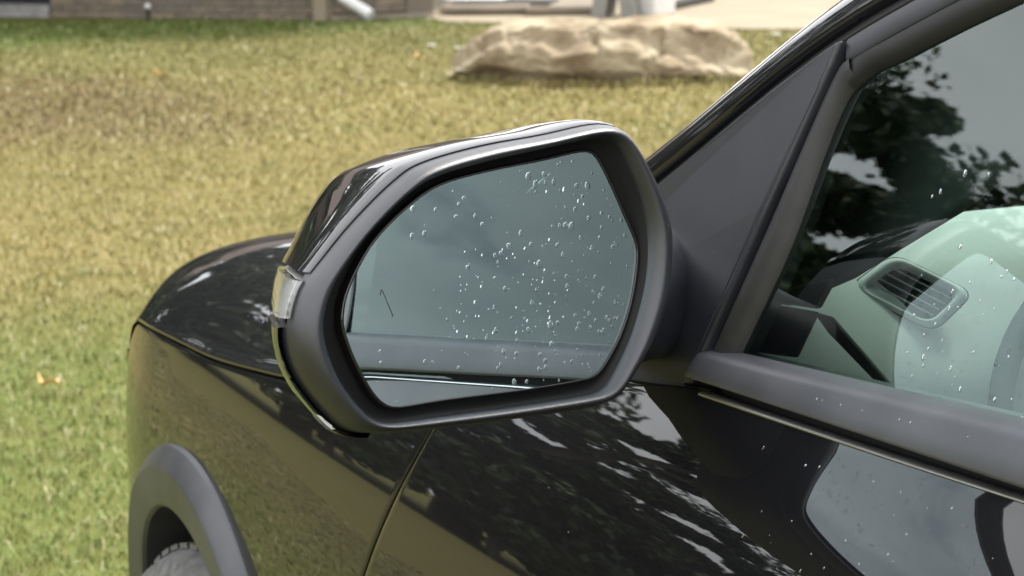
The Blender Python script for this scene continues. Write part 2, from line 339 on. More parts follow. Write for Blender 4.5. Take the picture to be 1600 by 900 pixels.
# grass blades: real geometry over the lawn the camera can see and a good margin beside it
def grass():
    Vs, Fs, rn = [], [], []
    cx, cy = CAM.x, CAM.y; base = math.atan2(fw.y, fw.x)
    tot_v = 0; VV = []; FF = []; RR = []
    zones = [(3.2, 5.2, 8000, .030, .0024, 0, 16), (5.2, 8, 5600, .027, .0032, 0, 16), (8, 12.5, 3000, .027, .0046, 0, 14), (12.5, 21.5, 1300, .030, .0080, 0, 14),
             (3.2, 5.2, 3600, .030, .0034, 16, 36), (5.2, 8, 2400, .027, .0046, 16, 36), (8, 12.5, 1300, .027, .0066, 14, 34), (12.5, 21.5, 520, .030, .0115, 14, 30), (.7, 3.2, 3000, .030, .0034, 0, 60)]
    zones.append('boulder')
    for zn in zones:
        if zn == 'boulder':                    # longer, unmown grass along the foot of the boulder
            hgt, wid, cnt = .062, .0065, 1700; t = RNG.random(cnt); o_ = RNG.normal(0, .05, cnt)
            x = 11.46+(10.40-11.46)*t; y = -4.74+(-6.11+4.74)*t
            bow = .43*np.sin(np.pi*t)**.8+.02+o_; x = x-.797*bow; y = y+.603*bow
        else:
            d0, d1, dens, hgt, wid, a0, a1 = zn
            area = R(a1-a0)*(d1*d1-d0*d0); cnt = int(area*dens)
            rr = np.sqrt(RNG.uniform(d0*d0, d1*d1, cnt)); sgn_ = np.where(RNG.random(cnt) < .5, -1, 1)
            aa = base+sgn_*RNG.uniform(R(a0), R(a1), cnt)
            x = cx+rr*np.cos(aa); y = cy+rr*np.sin(aa)
        keep = ~((x > -3.9) & (x < .86) & (np.abs(y) < .93))
        # bare where the house, path and boulder stand
        keep &= ~(((x-18.48)*(-.64)+(y+4.47)*.77 < -.02) & (x > 15.9) & (y > -7.4) & ((x-18.48)*.64+(y+4.47)*.77 > .0))
        keep &= ~(patio_mask(x, y))
        x, y = x[keep], y[keep]; c = len(x)
        clump = np.array([mnoise.noise(Vector((px*9, py*9, 0))) for px, py in zip(x, y)])
        h = hgt*RNG.uniform(.45, 1.25, c)*(1+.45*clump); az = RNG.uniform(0, 2*np.pi, c); lean = RNG.uniform(.25, 1.7, c)
        wd = wid*RNG.uniform(.6, 1.3, c)
        ca, sa = np.cos(az), np.sin(az); px, py = -sa*wd/2, ca*wd/2
        lx, ly = ca*h*lean, sa*h*lean
        P = np.zeros((c, 5, 3))
        P[:, 0] = np.stack([x-px, y-py, np.zeros(c)-.002], 1); P[:, 1] = np.stack([x+px, y+py, np.zeros(c)-.002], 1)
        P[:, 2] = np.stack([x-px*.8+lx*.38, y-py*.8+ly*.38, h*.62], 1); P[:, 3] = np.stack([x+px*.8+lx*.38, y+py*.8+ly*.38, h*.62], 1)
        P[:, 4] = np.stack([x+lx, y+ly, h*(1-.30*lean)], 1)
        VV.append(P.reshape(-1, 3)); b0 = (np.arange(c)*5+tot_v)[:, None]
        FF.append(np.concatenate([b0+np.array([[0, 1, 3]]), b0+np.array([[0, 3, 2]]), b0+np.array([[2, 3, 4]])], 0).astype(np.int32))
        RR.append(np.repeat(np.clip(RNG.random(c)+.12*clump, 0, 1), 5)); tot_v += c*5
    V = np.concatenate(VV).astype(np.float32); F = np.concatenate(FF); rn = np.concatenate(RR).astype(np.float32)
    me = bpy.data.meshes.new('grass'); me.vertices.add(len(V)); me.vertices.foreach_set('co', V.ravel())
    me.loops.add(len(F)*3); me.loops.foreach_set('vertex_index', F.ravel())
    me.polygons.add(len(F)); me.polygons.foreach_set('loop_start', np.arange(0, len(F)*3, 3, dtype=np.int32)); me.polygons.foreach_set('loop_total', np.full(len(F), 3, np.int32))
    me.update(calc_edges=True); at = me.attributes.new('rnd', 'FLOAT', 'POINT'); at.data.foreach_set('value', rn)
    me.materials.append(BLADE)
    o = bpy.data.objects.new('grass', me); COL.objects.link(o); o['kind'] = 'stuff'; o['label'] = 'patchy yellow and green lawn grass around the car'; o['category'] = 'grass'
PATIO = [(15.73, -6.70), (14.48, -7.56), (13.84, -7.82), (13.37, -8.27), (12.6, -9.2), (11.4, -10.8), (19, -22), (30, -14), (19.5, -7.0), (16.4, -6.78)]
def patio_mask(x, y):
    inside = np.zeros(len(x), bool); k = len(PATIO)
    for i in range(k):
        (x1, y1), (x2, y2) = PATIO[i], PATIO[(i+1) % k]
        c = ((y1 > y) != (y2 > y)) & (x < (x2-x1)*(y-y1)/(y2-y1+1e-12)+x1); inside ^= c
    return inside
grass()
V = [(x, y, .014) for x, y in PATIO]+[(x, y, -.02) for x, y in PATIO]; k = len(PATIO)
obj('path', V, [tuple(range(k))]+[(i, (i+1) % k, k+(i+1) % k, k+i) for i in range(k)], CONC, smooth=False, kind='structure')

# ------------------------------------------------------------------ car body geometry
CAR = empty('car', (0, 0, 0), label='black glossy crossover with grey plastic trim and rain drops parked on the lawn', category='car')
def H(z): return z-1.05
def PY(X, z): return .845-.27*H(z)-.14*H(z)**2-.04*(X+1)                     # side-window surface
def PN(X, z): return Vector((.04, 1, .27+.28*H(z))).normalized()
def pw(X, z, off=0.): return Vector((X, PY(X, z), z))+PN(X, z)*off
UP = spline([-.60, -.66, -.75, -.905, -1.116, -1.20, -1.40, -1.65, -1.95, -2.6, -3.1, -3.4, -3.62],
            [.981, 1.016, 1.068, 1.157, 1.281, 1.317, 1.387, 1.445, 1.470, 1.468, 1.42, 1.33, 1.16])  # top edge of the doors
YM = spline([.5, .40, .28, .14, 0, -.2, -.58, -1.2, -1.6, -2.6, -3.3, -3.7, -3.95],
            [.792, .832, .862, .881, .895, .913, .941, .972, .978, .976, .955, .895, .81])             # widest plan line
DROP = spline([1.06, 1.03, .97, .90, .82, .75, .62, .45, .30, .20], [.125, .1035, .0605, .0305, .0095, .001, .0005, .012, .022, .05])
def side(X, z): return Vector((X, YM(X)-DROP(z), z))
BT = lambda X: 1.054+.052*(-1.04-X)       # top line of the belt moulding
BB = lambda X: 1.035+.015*(-1.04-X)       # its lower line
# hood edge
HGZ = spline([.62, .46, .31, .12, -.03, -.18, -.30, -.45, -.56], [.815, .850, .866, .878, .885, .898, .911, .938, .968])
def hood_edge(X): z = HGZ(X); return Vector((X, YM(min(X, .5))-DROP(z)-(0 if X < .5 else (X-.5)*1.1), z))
# fender
FT = lambda X: HGZ(X)-.0075-(.042*((X-.325)/.095)**1.6 if X > .325 else 0) if X > -.56 else .9605+(-.56-X)*.26
def gapX(z): return -.585-.075*(z-.785)/.13 if z < 1.0 else -.709
def arch_z(X):
    return .343+math.sqrt(max(0, .42**2-X*X)) if abs(X) < .42 else .343
def fender_f(u, v):
    X = .42+(-.64-.42)*u; z0 = max(arch_z(X), .35); z1 = FT(X); z = z0+(z1-z0)*v
    if u > .6: X = X+(gapX(z)+.64)*((u-.6)/.4)**2
    return side(X, z)
YNRM = (0, 1, .15)
for mir in (False, True):
    panel('fender', fender_f, 110, 44, PAINT, CAR, (0, 1, .15) if not mir else (0, 1, .15), mirror=mir)
    panel('fender_lower', lambda u, v: side(-.425-(.19-.0)*u*1, .22+.13*v), 10, 8, PAINT, CAR, (0, 1, 0), mirror=mir)
# doors
def fd_top(X):
    if X > -1.03: return spline([-.60, -.66, -.97, -1.03], [.975, .990, 1.022, 1.0295])(X)
    return BB(X)-.0085
def door_f(x0, x1, front):
    def f(u, v):
        z1 = fd_top(x0+(x1-x0)*u) if front else BB(x0+(x1-x0)*u)-.0085
        z = .26+(z1-.26)*v; xa = (gapX(max(z, .55))-.0065) if front else x0
        X = xa+(x1-xa)*u
        return side(X, z)
    return f
for mir in (False, True):
    panel('front_door', door_f(-.66, -1.72, True), 130, 110, PAINT, CAR, (0, 1, .15), rnd=.0022, mirror=mir)
    panel('rear_door', door_f(-1.727, -2.62, False), 60, 60, PAINT, CAR, (0, 1, .15), mirror=mir)
    def q_f(u, v):
        X = -2.627-1.3*u; z0 = .35+math.sqrt(max(0, .425**2-(X+2.67)**2)) if abs(X+2.67) < .425 else .3
        z1 = 1.03+.02*u; return side(X, z0+(z1-z0)*v)
    panel('rear_quarter', q_f, 70, 30, PAINT, CAR, (0, 1, .15), mirror=mir)
    # sill
    panel('sill', lambda u, v: side(-.42-1.86*u, .18+.075*v), 20, 6, FLARE, CAR, (0, 1, 0), mirror=mir)
# hood: edge -> shoulder ridge -> crowned centre
HR = spline([-.60, -.30, -.1, .07, .2, .32, .42, .52, .62], [1.045, 1.025, 1.008, .985, .963, .935, .900, .860, .82])
def hood_f(u, v):
    X = .335+(-.56-.335)*u; e_ = hood_edge(X-.0); zr = HR(X); yr = min(.69, e_.y-.10)
    s = abs(v-.5)*2; sg = 1 if v > .5 else -1
    if s > .72:
        t = (1-s)/.28                                   # 0 at the gap edge, 1 at the ridge
        y = e_.y+(yr-e_.y)*t; z = e_.z+(zr-e_.z)*(1-(1-t)**1.75)
    else:
        y = yr*s/.72; z = zr+.034*(1-(s/.72)**2)
    return Vector((X+(.12*(1-s*s)*(2*abs(u-.5)) if u > .5 else .28*(1-s**2.4)*(1-2*u)), y*sg, z+.0012-(.0 if u > .5 else .050*(1-s*s)*(1-2*u)**2)))
def hood_f2(u, v):
    # keep the pressed edge just outside the fender gap
    p = hood_f(u, v); return p
panel('hood', hood_f2, 90, 121, PAINT, CAR, (0, 0, 1), flange=.004, sides='lrbt')
# dark channel under the hood gap
for sg in (1, -1):
    fr = [(Vector((x, sg*(hood_edge(x).y-.012), hood_edge(x).z-.022)), Vector((0, sg, 0)), Vector((0, 0, 1))) for x in np.linspace(.6, -.58, 30)]
    sweep('hood_channel', fr, [(-.06, 0), (-.004, 0), (-.004, -.02), (-.06, -.02)], DARK, CAR, closed=True)
# door-jamb and cabin-side closure behind the gaps
for sg in (1, -1):
    V = [(-.50, sg*.84, .3), (-.80, sg*.84, .3), (-.80, sg*.80, .99), (-.50, sg*.80, .93)]
    obj('door_jamb', V+[(v[0], v[1]-sg*.02, v[2]) for v in V], [(0, 1, 2, 3), (4, 5, 6, 7), (0, 1, 5, 4), (1, 2, 6, 5), (2, 3, 7, 6), (3, 0, 4, 7)], DARK, CAR, smooth=False)
# bumper nose, grille, headlamps
def plan_nose(t):
    P = [(.425, .822), (.55, .765), (.68, .672), (.78, .53), (.85, .36), (.885, .18), (.895, 0)]
    s = t*(len(P)-1); i = min(int(s), len(P)-2); f = s-i
    p0, p1, p2, p3 = P[max(i-1, 0)], P[i], P[i+1], P[min(i+2, len(P)-1)]
    return [.5*((2*p1[k])+(-p0[k]+p2[k])*f+(2*p0[k]-5*p1[k]+4*p2[k]-p3[k])*f*f+(-p0[k]+3*p1[k]-3*p2[k]+p3[k])*f**3) for k in (0, 1)]
NZ = spline([.20, .32, .5, .64, .74, .80, .84], [-.08, -.01, 0, -.005, -.02, -.045, -.085])
def bump_f(u, v):
    sg = 1 if u < .5 else -1; x, y = plan_nose(1-abs(2*u-1)); z = .20+.64*v
    t = 1-abs(2*u-1); z1 = .806+.012*math.sin(math.pi*min(1, t*1.5))-.030*t; z = .20+(z1-.20)*v; k = NZ(.2+.64*v)*min(1, t*2.2)
    if t < .02: y = YM(x)-DROP(z)
    return Vector((x+k*(.3+.7*t), sg*(y+k*.5*(1-t)), z))
panel('front_bumper', bump_f, 101, 40, PAINT, CAR, (1, 0, 0), flange=.01, sides='bt')
V = []
for i in range(61):
    v_ = i/60; a = hood_f(0, v_)+Vector((.004, 0, -.006)); b_ = bump_f(1-v_, 1.0)
    for j in range(9):
        t = j/8; p = a.lerp(b_, t); bl = math.sin(math.pi*t)*.012*min(1, (b_-a).length/.08); V.append(p+Vector((.5, 0, .85))*bl)
o = obj('nose_panel', V, grid_faces(61, 9), PAINT, CAR); fix_normals(o)
for sg in (1, -1):
    V, F = [], []
    for i in range(9):
        x, y = plan_nose(.22+.35*i/8)
        for z, o_ in ((.66, .006), (.70, .012), (.74, .010), (.77, 0.)): V.append(Vector((x-.012+o_, sg*(y-.006+o_*.6), z)))
    o = obj('headlight', V, grid_faces(9, 4), LENS, CAR); fix_normals(o)
V = []
for i in range(21):
    x, y = plan_nose(.62+.38*min(i, 20-i)/10); sg = 1 if i <= 10 else -1
    for z in (.36, .44, .54, .62): V.append(Vector((x+.008, y*sg, z)))
o = obj('grille', V, grid_faces(21, 4), GLOSSBLACK, CAR)

# wheel-arch flares, liners and wheels
def flare(xc, sg, yfun):
    prof = [(.445, -.030), (.433, -.006), (.4305, .003), (.4285, .0052), (.412, .0180), (.408, .0195), (.388, .0175), (.370, .0155), (.365, .0138), (.3625, .009), (.364, -.06)]
    V = []; nth = 64
    for i in range(nth+1):
        a = R(-22)+R(224)*i/nth
        for r_, yo in prof:
            x = xc+math.cos(a)*r_; z = .343+math.sin(a)*r_
            xa = xc+math.cos(a)*.425; V.append(Vector((x, sg*(yfun(xa)+yo), z)))
    o = obj('wheel_arch_flare', V, grid_faces(nth+1, len(prof)), FLARE, CAR, sharp=24); fix_normals(o)
    # liner: inner half tunnel
    V = []
    for i in range(33):
        a = R(-15)+R(210)*i/32
        for yy in (.885, .62, .60): V.append(Vector((xc+math.cos(a)*(.40 if yy > .61 else .05), sg*min(yy, yfun(xc+math.cos(a)*.40)-.01), .35+math.sin(a)*(.40 if yy > .61 else .05))))
    obj('wheel_liner', V, grid_faces(33, 3), DARK, CAR)
def wheel(xc, sg):
    W = empty('wheel', (xc, sg*.80, .33), CAR)
    prof = [(.20, -.09), (.225, -.105), (.29, -.108), (.315, -.095), (.327, -.07), (.330, 0), (.327, .07), (.315, .095), (.29, .108), (.225, .105), (.20, .09)]
    V = [Vector((math.cos(2*math.pi*i/64)*r_, y, math.sin(2*math.pi*i/64)*r_)) for i in range(64) for r_, y in prof]
    o = obj('tyre', V, grid_faces(64, len(prof), wrap_u=True), TYRE, W); fix_normals(o)
    V, F = [], []                      # tread blocks
    for i in range(60):
        for k, y0 in enumerate((-.075, -.038, .002, .042)):
            a0 = 2*math.pi*(i+.15*k)/60; b0 = len(V)
            for aa in (a0, a0+.075):
                for yy in (y0, y0+.033):
                    for rr_ in (.326, .3318): V.append((math.cos(aa+yy*1.3)*rr_, yy, math.sin(aa+yy*1.3)*rr_))
            F += [tuple(b0+q for q in f) for f in ((0, 1, 3, 2), (4, 6, 7, 5), (0, 4, 5, 1), (2, 3, 7, 6), (1, 5, 7, 3))]
    obj('tread', V, F, TYRE, W, smooth=False)
    rim = [(.205, -.08), (.205, .085), (.19, .095), (.18, .07), (.10, .045), (.03, .05), (.0, .05)]
    V = [Vector((math.cos(2*math.pi*i/40)*r_, y*sg, math.sin(2*math.pi*i/40)*r_)) for i in range(40) for r_, y in rim]
    obj('rim', V, grid_faces(40, len(rim), wrap_u=True), ALLOY, W)
for sg in (1, -1):
    flare(0, sg, lambda x: YM(x)-.012*max(0, x/.425)**1.5); flare(-2.67, sg, lambda x: YM(x))
    wheel(0, sg); wheel(-2.67, sg)

# ------------------------------------------------------------------ greenhouse
def upper_frames(x0, x1, n_):
    fr = []
    for X in np.linspace(x0, x1, n_):
        z = UP(X); p = pw(X, z); q = pw(X-.004, UP(X-.004)); t = (q-p).normalized(); nn = PN(X, z)
        mm = t.cross(nn); mm = mm if mm.z > 0 or mm.x > 0 else -mm
        if mm.z < 0: mm = -mm
        fr.append((p, mm.normalized(), nn))
    return fr
PILPROF = [(.0095, -.020), (.0100, -.004), (.012, .0010), (.016, .0024), (.023, .0014), (.032, -.0022), (.043, -.0095), (.055, -.022), (.066, -.042), (.074, -.068)]
for mir in (False, True):
    sweep('roof_pillar', upper_frames(-.58, -3.55, 120), PILPROF, PAINT, CAR, mirror=mir, sharp=None)
    sweep('pillar_seal', upper_frames(-.62, -3.5, 110), [(.0, -.03), (.0005, -.006), (.004, -.0035), (.0105, -.005), (.0115, -.03)], RUBBER, CAR, mirror=mir)
    # painted or matte frame of the doors, its rubber run
    sweep('window_frame', upper_frames(-1.121, -3.40, 100), [(-.0008, -.02), (-.0015, .0005), (-.004, .002), (-.017, .0025), (-.0195, .001), (-.020, -.01)], PLASTIC, CAR, mirror=mir)
pass

# sail panel
def plate(name, pts, off, thick, mat, parent, bev=.002, inner=True, mirror=False, dome=0.):
    k = len(pts); V = []
    for o_ in (off, off-thick):
        for (x, z) in pts:
            v = pw(x, z, o_); V.append(Vector((v.x, -v.y if mirror else v.y, v.z)))
    F = [tuple(range(k)), tuple(range(2*k-1, k-1, -1))]+[(i, i+k, (i+1) % k+k, (i+1) % k) for i in range(k)]
    o = obj(name, V, F, mat, parent, smooth=False); fix_normals(o)
    bevel(o, bev, 3, 30); return o
SAIL = [(-1.0190, 1.012), (-.9722, 1.008), (-.71, .998)]+[(x, UP(x)-.0012) for x in (-.69, -.75, -.82, -.905, -.97, -1.04, -1.10, -1.114)]+[(-1.1170, 1.2765), (-1.1082, 1.2455), (-1.0712, 1.157)]
LIP = [(-1.0225, 1.024), (-1.0725, 1.157), (-1.1092, 1.2455), (-1.1180, 1.2770), (-1.1240, 1.2800), (-1.1195, 1.2605), (-1.0805, 1.150), (-1.0430, 1.0520), (-1.0385, 1.0405), (-1.0355, 1.0265)]
SEALP = [(-1.0465, 1.0565), (-1.0825, 1.150), (-1.1210, 1.2605), (-1.1290, 1.2830), (-1.1400, 1.2690), (-1.1330, 1.2450), (-1.1190, 1.2150), (-1.0990, 1.1290), (-1.0730, 1.0600)]
def ribbon(name, pairs, mat, mirror, hgt=.003, dip=-.010):
    V = []; sg = -1 if mirror else 1
    for (xo, zo), (xi, zi) in pairs:
        for t, o_ in ((0, dip), (.02, hgt*.6), (.15, hgt), (.55, hgt*.9), (.85, -.002), (1, -.0065), (1.02, -.02)):
            p = pw(xo+(xi-xo)*t, zo+(zi-zo)*t, o_); V.append(Vector((p.x, sg*p.y, p.z)))
    o = obj(name, V, grid_faces(len(pairs), 7), mat, CAR, sharp=55); fix_normals(o)
def curve_pairs(ctrl, n_):
    ctrl = np.array([a+b for a, b in ctrl]); t = np.arange(len(ctrl)); fs = [spline(t, ctrl[:, k]) for k in range(4)]
    return [((fs[0](q), fs[1](q)), (fs[2](q), fs[3](q))) for q in np.linspace(0, len(ctrl)-1, n_)]
SEALC = curve_pairs([((-1.0455, 1.052), (-1.0700, 1.054)), ((-1.0825, 1.148), (-1.1040, 1.136)), ((-1.1035, 1.212), (-1.1190, 1.208)), ((-1.1195, 1.2580), (-1.1290, 1.2420)), ((-1.1320, 1.2700), (-1.1420, 1.2560))], 40)
RUNC = curve_pairs([((-1.1265, 1.2640), (-1.1360, 1.2500)), ((-1.1450, 1.2770), (-1.1560, 1.2635)), ((-1.1700, UP(-1.17)-.0195), (-1.1840, UP(-1.184)-.037)), ((-1.23, UP(-1.23)-.0195), (-1.243, UP(-1.243)-.037)), ((-1.30, UP(-1.30)-.0195), (-1.31, UP(-1.31)-.037))], 60)+[((x, UP(x)-.0195), (x-.01, UP(x-.01)-.037)) for x in np.linspace(-1.32, -3.3, 70)]
for mir in (False, True):
    plate('sail_panel', SAIL, .005, .02, PLASTIC, CAR, .0025, mirror=mir)
    plate('sail_lip', LIP, .0085, .02, PLASTIC, CAR, .003, mirror=mir)
    ribbon('quarter_seal', SEALC, SEAL, mir); ribbon('window_run', RUNC, RUBBER, mir, .0008)

# glass: a curved sheet of the side window (4 mm thick edge not seen)
def glass_front(u, v):
    zb = None
    X = -1.060-(.72)*u; zt = UP(X)-.028; z0 = 1.035
    xe = spline([1.03, 1.129, 1.215, 1.245, 1.30, 1.45], [-1.060, -1.095, -1.113, -1.124, -1.15, -1.30])
    z = z0+(UP(-1.78)-.028-z0)*v
    # front edge follows the division seal, top edge follows the frame
    za = z0+v*(1.45-z0)
    return None
def tri_glass(name, x_rear, x_front_fun, off, mat, nx=50, nz=40, mirror=False):
    V = []
    for i in range(nx):
        for j in range(nz):
            zt_r = 1.0; u = i/(nx-1); v = j/(nz-1)
            X0 = x_front_fun(0)+(x_rear-x_front_fun(0))*u
            zt = max(1.04, UP(X0)-.029) ; z = 1.035+(zt-1.035)*v
            X = X0
            p = pw(X, z, off); V.append(Vector((p.x, -p.y if mirror else p.y, p.z)))
    o = obj(name, V, grid_faces(nx, nz), mat, CAR); fix_normals(o); return o
for mir in (False, True):
    tri_glass('front_window', -1.70, lambda v: -1.066, -.008, WINGLASS, mirror=mir)
    tri_glass('rear_window', -2.62, lambda v: -1.78, -.008, PRIVACY, mirror=mir)
    plate('b_pillar', [(-1.69, 1.04), (-1.79, 1.04), (-1.79, UP(-1.79)-.01), (-1.69, UP(-1.69)-.01)], -.001, .03, GLOSSBLACK, CAR, .003, mirror=mir)
    plate('rear_quarter_window', [(-2.6, 1.04), (-3.5, 1.06), (-3.45, 1.25), (-3.2, UP(-3.2)-.02), (-2.9, UP(-2.9)-.02), (-2.6, UP(-2.6)-.02)], -.001, .01, GLOSSBLACK, CAR, .003, mirror=mir)

# belt moulding with its rounded front end
def belt(x0, x1, mir, frontcap=True):
    prof = [(0.00, -.020), (.0, -.006), (.035, .0008), (.09, .0040), (.16, .0056), (.24, .0060), (.55, .0062), (.88, .0058), (.95, .0046), (.985, .002), (1.0, -.002), (1.0, -.02)]
    V = []; xs = list(np.linspace(x0, x1, 60))
    n_extra = 10 if frontcap else 0
    rows = []
    for k in range(n_extra):
        a = (k/n_extra)*math.pi/2; rows.append((x0+.010*(1-math.sin(a)), .72+.28*math.sin(a), math.sin(a)))
    rows += [(x, 1, 1) for x in xs]
    for X, sc, dp in rows:
        zt, zb = BT(X), BB(X); mid = (zt+zb)/2; ht = (zt-zb)*sc
        for t, o_ in prof:
            z = mid+ht/2-ht*t; y = PY(X, BT(X))+.0005+(.0150)*(t**.85)+.003
            V.append(Vector((X, (y+o_*dp-.006*(1-dp))*(-1 if mir else 1), z+(0 if o_ > -.015 else 0))))
    o = obj('belt_moulding', V, grid_faces(len(rows), len(prof)), BELTMAT, CAR, sharp=60); fix_normals(o)
for mir in (False, True):
    belt(-1.040, -1.722, mir); belt(-1.728, -2.64, mir, False)
    sg = -1 if mir else 1
    # dark channel between moulding and door skin
    fr = [(Vector((x, sg*(side(x, BB(x)).y-.012), BB(x)-.0015)), Vector((0, sg, 0)), Vector((0, 0, 1))) for x in np.linspace(-1.0, -2.64, 40)]
    sweep('belt_channel', fr, [(-.03, .006), (.006, .004), (.006, -.012), (-.03, -.02)], DARK, CAR, closed=True)
    fr = [(Vector((x, sg*side(x, BB(x)-.0085).y+0, BB(x)-.0078)), Vector((0, sg, 0)), Vector((0, 0, 1))) for x in np.linspace(-1.06, -1.715, 60)]
    sweep('door_edge_bead', fr, [(-.0030, .0012), (.0006, .0006), (.0024, -.0006), (.0026, -.0016), (-.003, -.0016)], BRIGHT, CAR, closed=True)

# windshield, roof, rear, floor
def ws_f(u, v):
    yl = 2*u-1; X0 = -.585+v*(-1.42+.585); z0 = UP(X0); p = pw(X0, z0)
    half = p.y-.055; bow = (1-yl*yl)
    return Vector((X0+.13*bow*(1-.6*v)+.03, yl*half, z0+.035+.03*bow*v-.0*bow))
V = [ws_f(i/30, j/30) for i in range(31) for j in range(31)]
o = obj('windshield', V, grid_faces(31, 31), WSHIELD, CAR); fix_normals(o)
def roof_f(u, v):
    yl = 2*u-1; X0 = -1.42+v*(-3.55+1.42); z0 = UP(X0); p = pw(X0, z0); half = p.y-.05
    return Vector((X0, yl*half, z0+.035+.035*(1-yl*yl)))
V = [roof_f(i/30, j/50) for i in range(31) for j in range(51)]
o = obj('roof', V, grid_faces(31, 51), PAINT, CAR); fix_normals(o)
V = [roof_f(i/30, j/50)-Vector((0, 0, .03)) for i in range(31) for j in range(51)]
o = obj('headliner', V, grid_faces(31, 51), DASH, CAR)
def cowl_f(u, v):
    yl = 2*u-1; X = -.47-.13*v+.13*(1-yl*yl); return Vector((X, yl*(.79-.02*v), 1.0+.01*v-.04*abs(yl)**3+.03*(1-yl*yl)))
V = [cowl_f(i/24, j/6) for i in range(25) for j in range(7)]
obj('cowl', V, grid_faces(25, 7), DASHD, CAR)
def tail_f(u, v):
    yl = 2*u-1; z = .3+1.15*v; X = -3.95+.10*abs(yl)**3+(.42*max(0, (z-1.0)/.45)**1.3)
    return Vector((X, yl*(.80-.10*max(0, (z-1.0)/.45)), z))
V = [tail_f(i/24, j/24) for i in range(25) for j in range(25)]
obj('tailgate', V, grid_faces(25, 25), PAINT, CAR)
box('cabin_floor', (-1.9, 0, .33), (2.9, 1.66, .04), CARPET, CAR)
box('firewall', (-.62, 0, .64), (.04, 1.62, .62), CARPET, CAR)
box('engine_shield', (.05, 0, .40), (1.2, 1.10, .40), DARK, CAR)

# ------------------------------------------------------------------ interior
# dashboard: profile in X/Z swept across the cabin, with rounded ends
DP = [(-.54, .93), (-.56, 1.025), (-.60, 1.055), (-.66, 1.071), (-.75, 1.081), (-.83, 1.086), (-.88, 1.086), (-.905, 1.080), (-.925, 1.068), (-.945, 1.050), (-.965, 1.030), (-.982, 1.008), (-.992, .985), (-.996, .95), (-.985, .90), (-.955, .84), (-.92, .70), (-.86, .60)]
ys = [-.745, -.74, -.72, -.66, -.5, -.3, -.1, .1, .22, .3, .45, .56, .60, .66, .70, .73, .742, .746]
V = []
for y in ys:
    e_ = max(0, (abs(y)-.66)/.086); hood_b = .006*math.exp(-((y-.38)/.17)**2)
    for k, (x, z) in enumerate(DP):
        V.append(Vector((x+.05*e_**2*(1 if k > 7 else .2), y, z-.035*e_**2.5*(1 if z > .95 else .2)+(hood_b if -.95 < x < -.68 else 0))))
o = obj('dashboard', V, grid_faces(len(ys), len(DP))+[tuple(range(len(DP))), tuple(range((len(ys)-1)*len(DP), len(ys)*len(DP)))], DASH, CAR); fix_normals(o)
for mir in (False, True):
    plate('rear_side_blocker', [(-2.60, .75), (-3.5, .75), (-3.5, 1.20), (-3.3, 1.36), (-3.0, 1.44), (-2.60, 1.472)], -.035, .02, DASHD, CAR, .004, mirror=mir)  # added dark plates that block sky showing through the rear cabin
# air vent on the sloping dash end
VC = Vector((-.9470, .606, 1.0600)); VNn = Vector((-.74, .36, .56)).normalized()
VU = Vector((-.42, -.91, -.06)); VU = (VU-VNn*VU.dot(VNn)).normalized(); VV_ = VNn.cross(VU); VV_ = VV_ if VV_.z > 0 else -VV_
def vloop(pts, off): return [VC+VU*a+VV_*b_+VNn*off for a, b_ in pts]
def rr(pts, rad, seg=6):
    outp = []; k = len(pts)
    for i in range(k):
        p0, p1, p2 = [np.array(pts[j % k], float) for j in (i-1, i, i+1)]
        a = p1+(p0-p1)/np.linalg.norm(p0-p1)*rad; c = p1+(p2-p1)/np.linalg.norm(p2-p1)*rad
        for s_ in range(seg+1):
            t = s_/seg; outp.append((1-t)**2*a+2*t*(1-t)*p1+t*t*c)
    return outp
vout = [(-.044, .002), (-.011, .029), (.043, .000), (.014, -.030)]
VENT = empty('air_vent', (0, 0, 0), CAR)
lo = [rr([(a*s_, b_*s_) for a, b_ in vout], .012*s_) for s_ in (1.16, 1.13, .99, .93, .88)]
offs = [-.003, .002, .004, .003, -.005]
V = []
for l_, o_ in zip(lo, offs): V += vloop(l_, o_)
k = len(lo[0]); F = [(i*k+j, i*k+(j+1) % k, (i+1)*k+(j+1) % k, (i+1)*k+j) for i in range(4) for j in range(k)]
o = obj('bezel', V, F, DASH, VENT); fix_normals(o)
V = vloop(lo[4], -.0045); obj('cavity', V, [tuple(range(k))], DARK, VENT, smooth=False)
V = vloop(rr([(a*1.20, b_*1.20) for a, b_ in vout], .014), .0006)+vloop(rr([(a*1.165, b_*1.165) for a, b_ in vout], .014), .0012)
obj('bezel_gap', V, [(j, (j+1) % k, k+(j+1) % k, k+j) for j in range(k)], DARK, VENT)
edges4 = [np.array(p) for p in vout]
for q in range(4):
    t = .20+.20*q                               # slats run parallel to the long lower edge
    a = edges4[0]*.86*(1-t)+edges4[1]*.86*t if False else (edges4[0]*(1-t)+edges4[3]*t)*.84
    b_ = (edges4[1]*(1-t)+edges4[2]*t)*.84
    a_, b2 = edges4[0]*.84+(edges4[1]-edges4[0])*.84*t, edges4[3]*.84+(edges4[2]-edges4[3])*.84*t
    Vt, Ft = tube([VC+VU*a_[0]+VV_*a_[1]+VNn*.003, VC+VU*b2[0]+VV_*b2[1]+VNn*.0005], .0007, 6)
    obj('slat', Vt, Ft, SLAT, VENT)
